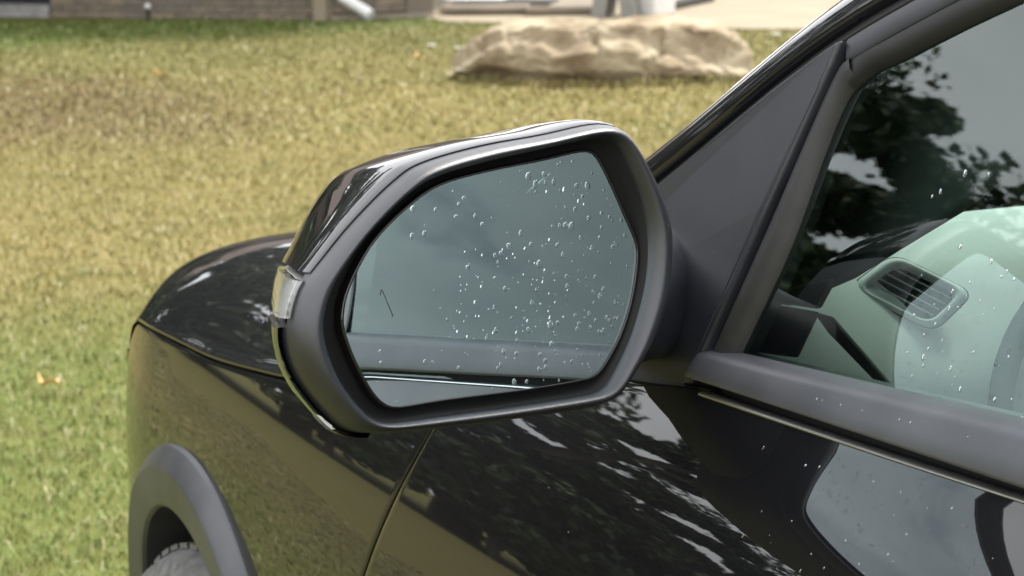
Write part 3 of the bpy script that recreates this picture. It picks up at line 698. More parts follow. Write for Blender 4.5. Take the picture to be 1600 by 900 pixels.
# inner trim of the A-pillar and of the door corner
def trim(name, pts, off, thick, mat, mirror):
    o = plate(name, pts, off, thick, mat, CAR, .004, mirror=mirror); return o
for mir in (False, True):
    trim('pillar_trim', [(-.88, 1.085), (-.997, 1.094), (-1.075, 1.126), (-1.123, 1.153), (-1.189, 1.189), (-1.247, 1.229), (-1.36, 1.30), (-1.46, 1.35), (-1.56, 1.44), (-1.46, 1.44), (-1.30, 1.385), (-1.197, 1.345), (-.997, 1.255), (-.80, 1.14)], -.075, .012, DASHD, mir)
    trim('door_corner_trim', [(-.90, 1.045), (-1.045, 1.060), (-1.060, 1.0965), (-.985, 1.0915), (-.90, 1.084)], -.068, .004, DARK, mir)
    trim('dash_corner', [(-.975, 1.0925), (-1.061, 1.0985), (-1.074, 1.124), (-1.03, 1.112)], -.066, .006, DASHC, mir)
    trim('dash_gap', [(-.955, 1.092), (-.985, 1.092), (-1.085, 1.057), (-1.08, 1.050), (-.985, 1.079)], -.128, .004, DARK, mir)
    Vt, Ft = tube([(-.71+.05*(abs(y)/.6)**2*-1, y*(-1 if mir else 1), 1.0785-.002*(abs(y)/.6)) for y in np.linspace(0, .60, 14)], .0022, 6); obj('dash_seam', Vt, Ft, DARK, CAR)
# steering wheel
SW = empty('steering_wheel', (0, 0, 0), CAR)
sc_, sn = Vector((-1.055, .405, .915)), Vector((-.88, 0, .47)).normalized(); su = Vector((0, 1, 0)); sv = sn.cross(su)
path = [sc_+(su*math.cos(a)+sv*math.sin(a))*.182 for a in np.linspace(0, 2*math.pi, 61)]
Vt, Ft = tube(path, .0105, 10, False); obj('rim', Vt, Ft, DASHD, SW)
Vt, Ft = tube([sc_-su*.17, sc_-sn*.02, sc_+su*.17], [.009, .03, .009], 10); obj('spoke', Vt, Ft, DASHD, SW)
Vt, Ft = tube([sc_-sv*.17, sc_-sn*.02], [.009, .03], 10); obj('spoke', Vt, Ft, DASHD, SW)
Vt, Ft = tube([sc_-sn*.02, sc_-sn*.14+Vector((0, 0, -.01)), Vector((-.9, .425, .80))], [.03, .03, .04], 12); obj('column', Vt, Ft, DASHD, SW)
# door cards
for sg in (1, -1):
    V = []
    for x in np.linspace(-.80, -1.70, 24):
        zt = 1.030 if x < -1.02 else 1.005
        for dy, z in ((-.020, zt), (-.045, zt+.002), (-.062, zt-.015), (-.070, zt-.06), (-.055, zt-.16), (-.095, zt-.24), (-.06, zt-.34), (-.06, .40)):
            V.append(Vector((x, sg*(.842+dy), z)))
    o = obj('door_card', V, grid_faces(24, 8), DASH, CAR); fix_normals(o)
# seats
def seat(y):
    S = empty('front_seat', (-1.75, y, .33), CAR)
    def blob(name, c, s, rot, mat):
        bm = bmesh.new(); bmesh.ops.create_cube(bm, size=1); bmesh.ops.subdivide_edges(bm, edges=bm.edges, cuts=4, use_grid_fill=True)
        for v in bm.verts:
            q = v.co*2; L_ = max(abs(q.x), abs(q.y), abs(q.z)); p = q/((abs(q.x)**4+abs(q.y)**4+abs(q.z)**4)**.25)*.5 if L_ > 0 else q
            v.co = Vector((p.x*s[0], p.y*s[1], p.z*s[2]))
        me = bpy.data.meshes.new(name); bm.to_mesh(me); bm.free(); me.shade_smooth(); me.materials.append(mat)
        o = bpy.data.objects.new(name, me); COL.objects.link(o); o.parent = S; o.location = c; o.rotation_euler = (0, R(rot), 0)
    blob('cushion', (.0, 0, .16), (.54, .52, .2), -8, SEATM); blob('backrest', (-.33, 0, .52), (.16, .50, .66), -18, SEATM); blob('headrest', (-.47, 0, .93), (.10, .27, .19), -12, SEATM)
seat(.38); seat(-.38)
box('rear_seat_back', (-2.95, 0, .80), (.18, 1.60, .86), SEATM, CAR, bev=.04); box('rear_seat_cushion', (-2.65, 0, .50), (.5, 1.5, .2), SEATM, CAR, bev=.04)
box('cargo_blocker', (-3.30, 0, 1.12), (.05, 1.70, .72), DASHD, CAR, bev=.01)  # added dark panel closing off bright gaps at the rear

# ------------------------------------------------------------------ side mirror
O = [(-147.8, 0.4), (-143.6, 9.9), (-137.5, 15.5), (-122.2, 29.6), (-106.8, 43.6), (-82.2, 62.6), (-66.9, 72.6), (-54.6, 79.2), (-30.5, 84.8), (6.0, 89.6), (49.3, 92.7), (81.0, 96.3), (100.1, 96.7), (112.6, 92.4), (120.1, 84.6), (127.3, 73.4), (138.7, 52.4), (148.3, 27.3), (149.5, 13.7), (146.9, -10.3), (141.9, -31.4), (130.4, -51.8), (119.3, -66.7), (106.8, -79.9), (97.9, -89.6), (87.8, -95.0), (71.5, -97.4), (14.9, -97.3), (-45.7, -95.7), (-89.7, -92.8), (-106.9, -90.5), (-118.0, -85.9), (-131.0, -71.6), (-143.6, -54.9), (-151.2, -39.0), (-153.5, -23.8), (-152.2, -11.5)]
I_ = [(-128.0, -11.6), (-122.5, 2.8), (-107.9, 23.8), (-86.1, 44.2), (-61.4, 60.8), (-40.2, 69.1), (-3.8, 75.5), (45.7, 81.3), (80.5, 85.0), (93.9, 85.3), (102.4, 79.4), (111.9, 57.4), (118.4, 38.2), (121.2, 16.6), (119.5, -4.7), (112.1, -28.0), (102.2, -51.0), (91.1, -68.4), (79.7, -81.1), (69.9, -83.8), (13.4, -84.5), (-47.1, -83.8), (-82.5, -84.0), (-95.5, -82.3), (-107.5, -71.8), (-120.2, -52.6), (-126.9, -31.7), (-129.2, -18.9)]
G = [(-115.2, -13.4), (-111.1, 1.2), (-99.5, 20.1), (-85.1, 36.4), (-60.3, 54.3), (-35.6, 66.1), (0.9, 72.0), (47.4, 75.9), (85.5, 79.4), (94.5, 72.1), (105.5, 49.9), (115.1, 27.7), (121.9, 11.0), (120.6, -5.0), (113.8, -28.5), (104.0, -48.9), (93.1, -63.7), (80.8, -75.6), (66.3, -77.8), (19.1, -78.4), (-41.8, -77.2), (-77.4, -77.7), (-87.4, -75.8), (-96.8, -66.2), (-106.7, -47.2), (-112.5, -31.4), (-115.7, -18.4)]
M0 = Vector((-1.105, 1.0529, 1.1344)); mn = Vector((-.9896, -.1089, .0940)).normalized()
mv = (Vector((0, 0, 1))-mn*mn.z).normalized(); mu_ = mv.cross(mn).normalized()
MC = (2, -4)
def ml(u, v, w_): return M0+mu_*(u/1000)+mv*(v/1000)+mn*w_
NL = 160
Op, th = polar_resample(O, NL, MC, 2); Ip, _ = polar_resample(I_, NL, MC, 2); Gp, _ = polar_resample(G, NL, MC, 1)
MIR = empty('side_mirror', (0, 0, 0), CAR, label='large door mirror with matte grey surround and rain drops on its glass')
RC = 2.0
def gw(u, v): return -((u/1000)**2+(v/1000)**2)/(2*RC)
mixp = lambda A, B, t: A*(1-t)+B*t
rings = [(Op*1.0, -.010), (Op, -.004), (mixp(Op, Ip, .06), .0022), (mixp(Op, Ip, .16), .0072), (mixp(Op, Ip, .28), .0110), (mixp(Op, Ip, .40), .0130), (mixp(Op, Ip, .50), .0134), (mixp(Op, Ip, .57), .0126), (mixp(Op, Ip, .65), .0106), (mixp(Op, Ip, .72), .0080), (mixp(Op, Ip, .78), .0040), (mixp(Op, Ip, .80), -.002)]
V = [ml(p[0], p[1], w_) for ring, w_ in rings for p in ring]
o = obj('mirror_surround', V, grid_faces(len(rings), NL, wrap_v=True), SURR, MIR); fix_normals(o)
# dark well behind the surround
rings = [(mixp(Op, Ip, .785), .0020), (mixp(Op, Ip, .93), -.006), (mixp(Ip, Gp, .3), -.013), (Gp*.9, -.014)]
V = [ml(p[0], p[1], w_) for ring, w_ in rings for p in ring]
o = obj('mirror_well', V, grid_faces(4, NL, wrap_v=True), DARK, MIR); fix_normals(o)
# glass: slightly convex, concentric rings, with a black rim
V = []; ks = np.linspace(0, 1, 24)[1:]
V.append(ml(MC[0], MC[1], gw(*MC)))
C0 = np.array(MC)
for s in ks:
    for p in Gp: q = C0+(p-C0)*s*.992; V.append(ml(q[0], q[1], gw(*q)))
F = [(0, 1+j, 1+(j+1) % NL) for j in range(NL)]+[(1+i*NL+j, 1+(i+1)*NL+j, 1+(i+1)*NL+(j+1) % NL, 1+i*NL+(j+1) % NL) for i in range(len(ks)-1) for j in range(NL)]
mg = obj('mirror_glass', V, F, MIRROR, MIR, label='convex mirror glass dotted with rain drops, showing the door'); fix_normals(mg)
rings = [(C0+(Gp-C0)*.990, .0004), (C0+(Gp-C0)*1.000, .0012), (C0+(Gp-C0)*1.012, .0004), (C0+(Gp-C0)*1.014, -.006)]
V = [ml(p[0], p[1], gw(*p)+w_) for ring, w_ in rings for p in ring]
o = obj('glass_rim', V, grid_faces(4, NL, wrap_v=True), GLOSSBLACK, MIR); fix_normals(o)
# housing: rings going forward, split by angle into cap, lamp and lower shell
deg = np.degrees(th)
HS = [(1, 1, 1, -.0035), (1.004, 1.010, 1.0, -.006), (1.002, 1.024, 1.0, -.016), (.980, 1.030, 1.0, -.030), (.885, 1.018, 1.0, -.060), (.765, .985, .99, -.100), (.63, .92, .96, -.140), (.49, .82, .88, -.175), (.34, .64, .72, -.205), (.22, .38, .45, -.225), (.02, .02, .02, -.235)]
def hring(k, row, grow=0.):
    su, sv_, sr, w_ = row; base_ = Op-C0
    sc2 = np.where(base_[:, 0] < 0, su, sr); q = np.stack([base_[:, 0]*sc2, base_[:, 1]*sv_], 1)
    return C0+q+base_/np.linalg.norm(base_, axis=1)[:, None]*grow*1000
def shell(name, sel, mat, grow, lab=None, rows=HS, closed_end=True):
    idx = sel; V, F = [], []
    for k, row in enumerate(rows):
        rg = hring(k, row, grow)
        for j in idx: V.append(ml(rg[j][0], rg[j][1], row[3]))
    nj = len(idx); F = grid_faces(len(rows), nj)
    # turned-in lips along both split lines
    b0 = len(V)
    for side_j in (0, nj-1):
        col = []
        for k, row in enumerate(rows):
            rg = hring(k, row, grow-.006); j = idx[side_j]; V.append(ml(rg[j][0], rg[j][1], row[3])); col.append(len(V)-1)
        for k in range(len(rows)-1): F.append((k*nj+side_j, (k+1)*nj+side_j, col[k+1], col[k]))
    o = obj(name, V, F, mat, MIR, sharp=40); fix_normals(o); return o
order = list(np.argsort((deg+360) % 360))
ang = lambda j: (deg[j]+360) % 360
capsel = [j for j in order if 20 <= ang(j) <= 172.5]                     # over the top, to the lamp
lowsel = [j for j in order if ang(j) >= 183]+[j for j in order if ang(j) <= 20.1]
lampsel = [j for j in order if 171.8 <= ang(j) <= 183.5]
shell('mirror_cap', capsel, PAINT, .0008)
shell('mirror_lower_shell', lowsel, PLASTIC, -.0012)
shell('turn_signal', lampsel, LENS, .0016, rows=HS[:8])
shell('lamp_reflector', lampsel, WHITEP, -.005, rows=HS[:8])
# lower trim ridge: glossy strip under the lamp, following the outer edge
shell('mirror_lower_trim', [j for j in order if 184 <= ang(j) <= 224], PAINT, .0030, rows=[r_ for r_ in HS if -.12 < r_[3] < -.012])
# arm from the sail panel to the housing
arm = []
apath = [Vector((-.905, .812, 1.080)), Vector((-.920, .842, 1.078)), Vector((-.945, .868, 1.078)), Vector((-.980, .900, 1.080)), Vector((-1.00, .945, 1.085)), Vector((-1.035, 1.0, 1.095))]
sx_ = [.066, .060, .056, .054, .052, .05]; sz_ = [.060, .052, .044, .040, .040, .04]
for p, a_, c_ in zip(apath, sx_, sz_):
    for k in range(28):
        t = 2*math.pi*k/28; ct, st = math.cos(t), math.sin(t)
        arm.append(p+Vector((math.copysign(abs(ct)**.7, ct)*a_, math.copysign(abs(ct)**.7, ct)*a_*.35, math.copysign(abs(st)**.7, st)*c_)))
o = obj('mirror_arm', arm, grid_faces(len(apath), 28, wrap_v=True), PLASTIC, MIR); fix_normals(o)
# small hook-shaped scratch etched on the glass
Vt, Ft = tube([ml(-86.5, -2, gw(-86, -2)+.0002), ml(-85, 1.5, gw(-85, 1)+.0002), ml(-83.5, -2, gw(-83, -2)+.0002), ml(-78, -17, gw(-78, -17)+.0002), ml(-79.5, -17.5, gw(-79, -17)+.0002)], .00022, 5)
obj('hair_on_glass', Vt, Ft, DARK, MIR)
# rain drops: flattened domes, one mesh per shape shared by many objects
def drop_mesh(name, seed):
    rnd = random.Random(seed); V, F = [], []; nr, ns_ = 5, 12
    el = 1+.25*rnd.random(); ph = rnd.random()*6.28
    for i in range(nr+1):
        a = (math.pi/2)*i/nr
        for k in range(ns_):
            t = 2*math.pi*k/ns_; w_ = 1+.10*math.sin(2*t+ph)+.06*math.sin(3*t+2*ph)
            V.append((math.cos(a)*math.cos(t)*w_, math.cos(a)*math.sin(t)*w_*el, math.sin(a)*.42))
    F = grid_faces(nr+1, ns_, wrap_v=True)
    me = bpy.data.meshes.new(name); me.from_pydata(V, [], F); me.update(); me.shade_smooth(); me.materials.append(WATER); return me
DM = [drop_mesh('raindrop', s) for s in range(6)]
def put_drop(p, nrm, upv, rad, parent, name='raindrop'):
    zax = Vector(nrm).normalized(); yax = (Vector(upv)-zax*Vector(upv).dot(zax)).normalized(); xax = yax.cross(zax)
    M = Matrix((xax, yax, zax)).transposed().to_4x4(); M = M @ Matrix.Scale(rad, 4); M.translation = Vector(p)-zax*.00002
    o = bpy.data.objects.new(name, random.choice(DM)); COL.objects.link(o); o.parent = parent; o.matrix_world = M
def inside_poly(P, x, y):
    c = False; k = len(P)
    for i in range(k):
        x1, y1 = P[i]; x2, y2 = P[(i+1) % k]
        if (y1 > y) != (y2 > y) and x < (x2-x1)*(y-y1)/(y2-y1)+x1: c = not c
    return c
rd_ = random.Random(31); placed = []
GI = [tuple(C0+(p-C0)*.965) for p in Gp]
# the large drops where the photograph shows them (plane coordinates in mm), then fine scatter
BIG = [(-57, 52, 1.7), (35, 66, 2.2), (48, 66, 1.7), (40, 60, 1.8), (55, 60, 1.3), (83, 55, 2.0), (74, 56, 1.5), (78, 48, 1.2), (71, 40, 1.3), (82, 33, 1.5), (93, 35, 1.3), (62, 30, 1.8), (67, 29, 2.2), (57, 30, 1.2), (25, 28, 1.5), (15, 20, 2.0), (8, 16, 1.4), (3, 15, 1.2), (38, 6, 2.0), (58, 10, 1.3), (54, 17, 1.3), (74, 20, 1.4), (83, 12, 1.5), (60, -5, 1.3), (60, -12, 1.4), (84, -8, 1.3), (87, -22, 1.7), (77, -33, 1.4), (82, -38, 1.2), (44, -37, 2.1), (50, -36, 1.4), (66, -42, 1.4), (26, -38, 1.6), (30, -20, 1.3), (9, -8, 1.3), (-8, -40, 1.2), (44, -50, 1.8), (34, -56, 1.3), (38, -61, 1.4), (33, -66, 1.5), (38, -65, 1.4), (15, -53, 1.3), (2, -59, 1.2), (60, -64, 1.3), (88, -46, 1.5), (-31, -57, 1.2), (12, -72, 1.6), (22, -73, 1.2), (-50, 35, 1.3), (-25, 44, 1.2), (-5, 37, 1.3), (-10, 43, 1.2), (-22, 52, 1.1), (-40, 50, 1.1)]
for u, v, s in BIG:
    if inside_poly(GI, u, v): placed.append((u, v, s*.80)); 
tries = 0
while len(placed) < 200 and tries < 9000:
    tries += 1; u, v = rd_.uniform(-118, 124), rd_.uniform(-80, 82)
    dens = .16+.84*min(1, max(0, (u+60)/150))**1.3
    if rd_.random() > dens or not inside_poly(GI, u, v): continue
    s = .38+.75*rd_.random()**2.2
    if all((u-a)**2+(v-b_)**2 > (s+c)**2*1.3 for a, b_, c in placed): placed.append((u, v, s))
for u, v, s in placed:
    put_drop(ml(u, v, gw(u, v)), (mn+mu_*(u/1000/RC)+mv*(v/1000/RC)), (0, 0, 1), s*.0015, MIR)
# drops on the side window and a few on the door skin
WD = [(-1.292, 1.209, 2.0), (-1.318, 1.211, 1.5), (-1.270, 1.195, 1.5), (-1.262, 1.191, 1.2), (-1.345, 1.160, 1.6), (-1.300, 1.098, 1.1)]
for x, z, s in WD: put_drop(pw(x, z, -.0079), PN(x, z), (0, 0, 1), s*.001, CAR)
for _ in range(64):
    x, z = rd_.uniform(-1.27, -1.46), rd_.uniform(1.075, 1.17); put_drop(pw(x, z, -.0079), PN(x, z), (0, 0, 1), (.5+1.2*rd_.random()**1.6)*.001, CAR)
for _ in range(40):
    x, z = rd_.uniform(-1.17, -1.5), rd_.uniform(.94, 1.02); p = side(x, z); q = side(x, z+.004); n_ = (q-p).cross(Vector((1, 0, 0))); n_ = n_ if n_.y > 0 else -n_
    put_drop(p, n_, (0, 0, 1), (.4+.7*rd_.random()**2)*.001, CAR)
for _ in range(8):
    x = rd_.uniform(-1.05, -1.5); z = BT(x)-.012; put_drop(Vector((x, PY(x, BT(x))+.0175, z)), (0, 1, .6), (0, 0, 1), (.3+.5*rd_.random())*.001, CAR)

# ------------------------------------------------------------------ boulder
def boulder():
    A = Vector((11.46, -4.74, 0)); B = Vector((10.40, -6.11, 0)); ax = (B-A); Ln = ax.length; ax.normalize(); dp = Vector((-ax.y, ax.x, 0))
    if dp.dot(Vector((1, -.4, 0))) < 0: dp = -dp                     # away from the camera
    top = spline([0, .03, .08, .14, .22, .3, .42, .55, .66, .78, .88, .95, 1], [.12, .175, .225, .285, .325, .335, .335, .345, .355, .345, .31, .25, .15])
    led = spline([0, .1, .2, .32, .45, .55, .66, .75, .85, 1], [.05, .13, .215, .235, .19, .225, .235, .15, .13, .05])  # shelf line on the near face
    und = spline([0, .1, .25, .4, .55, .7, .85, 1], [.02, .055, .05, .02, .01, .02, .01, .0])
    depth = spline([0, .1, .3, .6, .85, 1], [.12, .42, .66, .74, .60, .15])
    nu, V = 150, []; prof_n = 64
    for i in range(nu+1):
        t = i/nu; h = top(t); d = depth(t); lz = led(t); un = und(t)
        P = [(.06, -.10), (.06, -.02), (.035, un), (-.045, un+.30*(lz-un)), (-.06, lz*.80), (-.03, lz*.98), (.05, lz+.10*(h-lz)), (.085, h*.95), (.15, h), (d*.6, h*1.0), (d*.9, h*.9), (d, h*.5), (d*1.02, -.1)]
        s_ = np.linspace(0, len(P)-1, prof_n)
        for q in s_:
            k = min(int(q), len(P)-2); f = q-k; y = P[k][0]*(1-f)+P[k+1][0]*f; z = P[k][1]*(1-f)+P[k+1][1]*f
            p = A+ax*(Ln*t)+dp*(y-.38*math.sin(math.pi*t)**.8)+Vector((0, 0, z))
            d1 = mnoise.fractal(p*2.6, 1.0, 2.0, 3)*.055+mnoise.fractal(p*8, 1.0, 2.0, 4)*.016
            rdg = abs(mnoise.noise(Vector((p.x*5, p.y*5, p.z*11))))
            d1 -= .024*max(0, .22-rdg)/.22
            vd = mnoise.voronoi(Vector((p.x*3.2, p.y*3.2, p.z*6)))[0]; d1 += .030*(vd[0]-.35)-.030*max(0, .10-(vd[1]-vd[0]))/.10
            p2 = p+(-dp*.7+Vector((0, 0, .7)))*d1 if q < 7 else p+Vector((0, 0, 1))*d1*.7
            V.append(p2)
    F = grid_faces(nu+1, prof_n)+[tuple(range(prof_n)), tuple(range(nu*prof_n, (nu+1)*prof_n))]
    c = A+ax*Ln/2; V = [v-c for v in V]
    o = obj('boulder', V, F, ROCKM, smooth=True, sharp=20, label='long flat-topped buff sandstone boulder lying on the lawn', category='boulder'); o.location = c; fix_normals(o)
boulder()

# ------------------------------------------------------------------ house corner and things by the path
W0, W1 = Vector((18.48, -4.47, 0)), Vector((16.60, -6.01, 0)); wd_ = (W1-W0).normalized(); wn = Vector((-wd_.y, wd_.x, 0))
if wn.dot(CAM-W0) < 0: wn = -wn
HOUSE = empty('house', tuple(W0), label='low house front of taupe stone brick with a white downspout', category='house')
inv = -W0
def wall_run(P0, d, nrm_, length, rows_solo, rows_total, z0=0., course=.052, blen=.235):
    """brick wall: mortar core, the lowest courses as single bricks, the rest joined"""
    az = math.atan2(d.y, d.x); ctr = P0+d*length/2-nrm_*.12
    wall = box('wall', tuple(ctr-W0+Vector((0, 0, z0+rows_total*course/2))), (length, .2, rows_total*course), MORTAR, HOUSE, az)
    me = None; rest_v, rest_f = [], []
    for r_ in range(rows_total):
        off = (r_ % 2)*blen*.5; k = 0; s = -off
        while s < length-.01:
            a, b_ = max(s, 0)+.004, min(s+blen, length)-.004
            if b_-a > .03:
                c_ = Vector(((a+b_)/2-length/2, 0, 0)); prot = random.uniform(.008, .016)
                sz = (b_-a, .05, course-.007); loc = Vector((c_.x, (.1-.025+prot)*(1 if True else -1), z0*0-rows_total*course/2+(r_+.5)*course))
                # wall-local y axis: +y is 90 deg left of d
                yl = Vector((-d.y, d.x, 0)); sgn = 1 if yl.dot(nrm_) > 0 else -1; loc.y *= sgn
                if r_ < rows_solo:
                    q = box('brick', tuple(loc), sz, random.choice(BRICKS), wall); bevel(q, .004, 1)
                else:
                    b0 = len(rest_v); hx, hy, hz = sz[0]/2, sz[1]/2, sz[2]/2
                    rest_v += [loc+Vector((x, y, z)) for x in (-hx, hx) for y in (-hy, hy) for z in (-hz, hz)]
                    rest_f += [tuple(b0+i for i in f) for f in ((0, 1, 3, 2), (4, 6, 7, 5), (0, 4, 5, 1), (2, 3, 7, 6), (0, 2, 6, 4), (1, 5, 7, 3))]
            s += blen
    if rest_v: obj('upper_bricks', rest_v, rest_f, BRICKS[0], wall, smooth=False, kind='stuff')
    return wall
wall_run(W0, wd_, wn, (W1-W0).length, 5, 50)
# light corner pier
pc = W1+wd_*.055+wn*.012
box('corner_pier', tuple(pc-W0+Vector((0, 0, 1.3))), (.105, .10, 2.6), CONC, HOUSE, math.atan2(wd_.y, wd_.x), .006)
# second wall, set back a little and running off to the right, on a concrete foot
W2 = W1+wd_*.11; w2e = Vector((16.25, -6.83, 0)); d2 = (w2e-W2).normalized(); n2 = Vector((-d2.y, d2.x, 0)); n2 = n2 if n2.dot(CAM-W2) > 0 else -n2
wall_run(W2-n2*.02, d2, n2, (w2e-W2).length, 4, 49, z0=.055)
ctr = W2+d2*((w2e-W2).length/2)-n2*.06
box('foundation', tuple(ctr-W0+Vector((0, 0, .01))), ((w2e-W2).length, .2, .075), CONC2, HOUSE, math.atan2(d2.y, d2.x), .004)
# doorway with sill to the left
D0 = W0-wd_*1.3; sc = W0-wd_*.66
box('door_sill', tuple(sc-wn*.16-W0+Vector((0, 0, .045))), (1.28, .30, .10), simple('sill_stone', (.27, .26, .245), .8, bump=(40, .3, .003), var=(12, .2)), HOUSE, math.atan2(wd_.y, wd_.x), .008)
box('door', tuple(sc-wn*.28-W0+Vector((0, 0, 1.12))), (1.26, .06, 2.04), DOORM, HOUSE, math.atan2(wd_.y, wd_.x), .004)
wall_run(W0-wd_*4.3, wd_, wn, 3.0, 0, 50)
box('lintel', tuple(sc-wn*.12-W0+Vector((0, 0, 2.38))), (1.30, .2, .44), CONC, HOUSE, math.atan2(wd_.y, wd_.x), .004)
# side wall and roof
e2 = w2e-n2*4.0
ctr = (w2e+e2)/2+d2*-.1
box('side_wall', tuple(ctr-W0+Vector((0, 0, 1.3))), (.2, 4.0, 2.6), MORTAR, HOUSE, math.atan2(d2.y, d2.x))
rc = (W0-wd_*4.3+w2e)/2-wn*2.2
V = []
for s_, q_, z_ in ((-4, -2.9, 2.55), (4, -2.9, 2.55), (4, 2.9, 2.55), (-4, 2.9, 2.55), (-4.0, 0, 4.0), (4.0, 0, 4.0)): V.append(rc+wd_*s_+wn*q_+Vector((0, 0, z_))-W0)
o = obj('roof', V, [(0, 1, 5, 4), (3, 2, 5, 4), (0, 3, 4), (1, 2, 5), (0, 1, 2, 3)], RED, HOUSE, smooth=False); fix_normals(o)
# downspout
def on_ground(x, y): return Vector((x, y, 0))
Pd = Vector((16.45, -6.33, 0))
path = [W2+d2*.10+n2*.06+Vector((0, 0, 2.5)), W2+d2*.10+n2*.06+Vector((0, 0, .30)), W2+d2*.11+n2*.075+Vector((0, 0, .20)), Pd+Vector((.02, .02, .075)), Pd+Vector((-.05, -.02, .030))]
path = [W2+d2*.08+n2*.07+Vector((0, 0, 2.5)), W2+d2*.08+n2*.07+Vector((0, 0, .26)), W2+d2*.10+n2*.08+Vector((0, 0, .185)), W2+d2*.27+n2*.14+Vector((0, 0, .078)), W2+d2*.30+n2*.17+Vector((0, 0, .05))]
Vt, Ft = tube([p-W0 for p in path], .044, 16); o = obj('downspout', Vt, Ft, WHITEP, HOUSE, sharp=60)
# garden light
gl_p = W0+wd_*1.02+wn*.16
GL = empty('garden_light', tuple(gl_p), label='small garden light with white globe on a dark stake before the brick wall', category='lamp')
Vt, Ft = tube([(0, 0, -.02), (0, 0, .095)], .011, 10); obj('stake', Vt, Ft, DARK, GL)
bm = bmesh.new(); bmesh.ops.create_uvsphere(bm, u_segments=16, v_segments=10, radius=.024)
me = bpy.data.meshes.new('globe'); bm.to_mesh(me); bm.free(); me.shade_smooth(); me.materials.append(WHITEG)
o = bpy.data.objects.new('globe', me); COL.objects.link(o); o.parent = GL; o.location = (0, 0, .112)
Vt, Ft = tube([(0, 0, .088), (0, 0, .095)], .016, 10); obj('collar', Vt, Ft, DARK, GL)
# slabs by the house
def slab(name, a, b_, depth, z0, h, mat, **pr):
    a, b_ = Vector((*a, 0)), Vector((*b_, 0)); d = (b_-a).normalized(); q = Vector((-d.y, d.x, 0)); q = q if q.x > 0 else -q
    c = (a+b_)/2+q*depth/2; o = box(name, (c.x, c.y, z0+h/2), ((b_-a).length, depth, h), mat, None, math.atan2(d.y, d.x), .008, **pr); return o
slab('stone_slab', (16.35, -6.93), (15.85, -7.62), .55, .035, .045, CONC2, label='thin concrete slab lying beside the end of the house wall', category='slab')
slab('stone_slab', (15.85, -7.42), (15.55, -7.88), .8, .030, .050, CONC2, label='thicker concrete slab between the house wall and the grey boards', category='slab')
slab('white_board', (16.75, -7.15), (16.45, -7.50), .3, .09, .02, WHITEP, label='flat pale board lying on the slab nearest the house', category='board')
slab('slab_shade_block', (16.5, -7.1), (16.05, -7.75), .5, .014, .075, TIMB, label='dark block standing in for the shade under the slabs near the house', category='block')  # dark block put in as the shade beneath the slabs
# grey A-shaped stand
AF = empty('board_stand', (15.33, -7.96, .014), label='grey boards leaning together like a tent beside the path', category='stand')
def lean(name, x0, x1, parent, mat):
    wv, t = .11, .02; hgt = .52
    ax = Vector((-.68, -.73, 0)); dpv = Vector((.73, -.68, 0))
    V = []
    for s_, z in ((x0, 0), (x1, hgt)):
        for a_ in (-wv/2, wv/2):
            for b_ in (-.16, .16): V.append(ax*(s_+a_)+dpv*b_+Vector((0, 0, z)))
    o = obj(name, V, [(0, 1, 3, 2), (4, 6, 7, 5), (0, 4, 5, 1), (2, 3, 7, 6), (0, 2, 6, 4), (1, 5, 7, 3)], mat, parent, smooth=False); fix_normals(o); bevel(o, .004)
lean('board', -.135, -.04, AF, GREYB); lean('board', .10, .045, AF, GREYB)
WT = empty('white_bin', (15.28, -8.22, .014), rot=0, label='white tapered bin standing on the path behind the boulder', category='bin')
V = []
for z, s_ in ((0, .105), (.01, .12), (.52, .16), (.54, .165), (.55, .15)):
    for x, y in rr([(-s_, -s_), (s_, -s_), (s_, s_), (-s_, s_)], s_*.25, 4): V.append((x, y, z))
k = 20; o = obj('bin_body', V, grid_faces(5, k, wrap_v=True)+[tuple(range(k))[::-1]], WHITEP, WT, sharp=50); fix_normals(o)
V = []
for z, s_ in ((.551, .165), (.575, .165), (.59, .12)):
    for x, y in rr([(-s_, -s_), (s_, -s_), (s_, s_), (-s_, s_)], s_*.25, 4): V.append((x, y, z))
o = obj('bin_lid', V, grid_faces(3, k, wrap_v=True)+[tuple(range(2*k, 3*k))], WHITEP, WT, sharp=50); fix_normals(o); WT.rotation_euler = (0, 0, R(20))
slab('timber_beam', (15.55, -8.52), (16.30, -9.36), .12, .014, .055, TIMB, label='dark timber beam lying along the path beside the white bin', category='beam')
# fallen leaf and white flowers
def leaf(name, loc, size, mat, lab, cat, rot, grp=None):
    V, F = [], []; k = 9
    for i in range(k):
        t = i/(k-1); wv = math.sin(math.pi*min(1, t*1.05))**.8*.36
        for q in (-1, 0, 1): V.append(((t-.5)*size, q*wv*size, .018+.10*size*(abs(q)*1.2)+.25*size*(t-.5)**2+.012*math.sin(t*7)))
    o = obj(name, V, grid_faces(k, 3), mat, None); md = o.modifiers.new('s', 'SOLIDIFY'); md.thickness = .0008
    o.location = loc; o.rotation_euler = (.25, -.35, rot); o['label'] = lab; o['category'] = cat
    if grp: o['group'] = grp
leaf('fallen_leaf', (3.99, -.10, .022), .066, LEAFY, 'curled orange leaf fallen on the grass left of the car', 'leaf', .8)
leaf('fallen_leaf', (12.55, -3.35, .02), .10, LEAFY, 'small orange leaf on the lawn before the brick wall', 'leaf', 2.1)
leaf('fallen_leaf', (12.6, -5.05, .02), .08, LEAFY, 'small tan leaf on the lawn left of the boulder', 'leaf', .3)
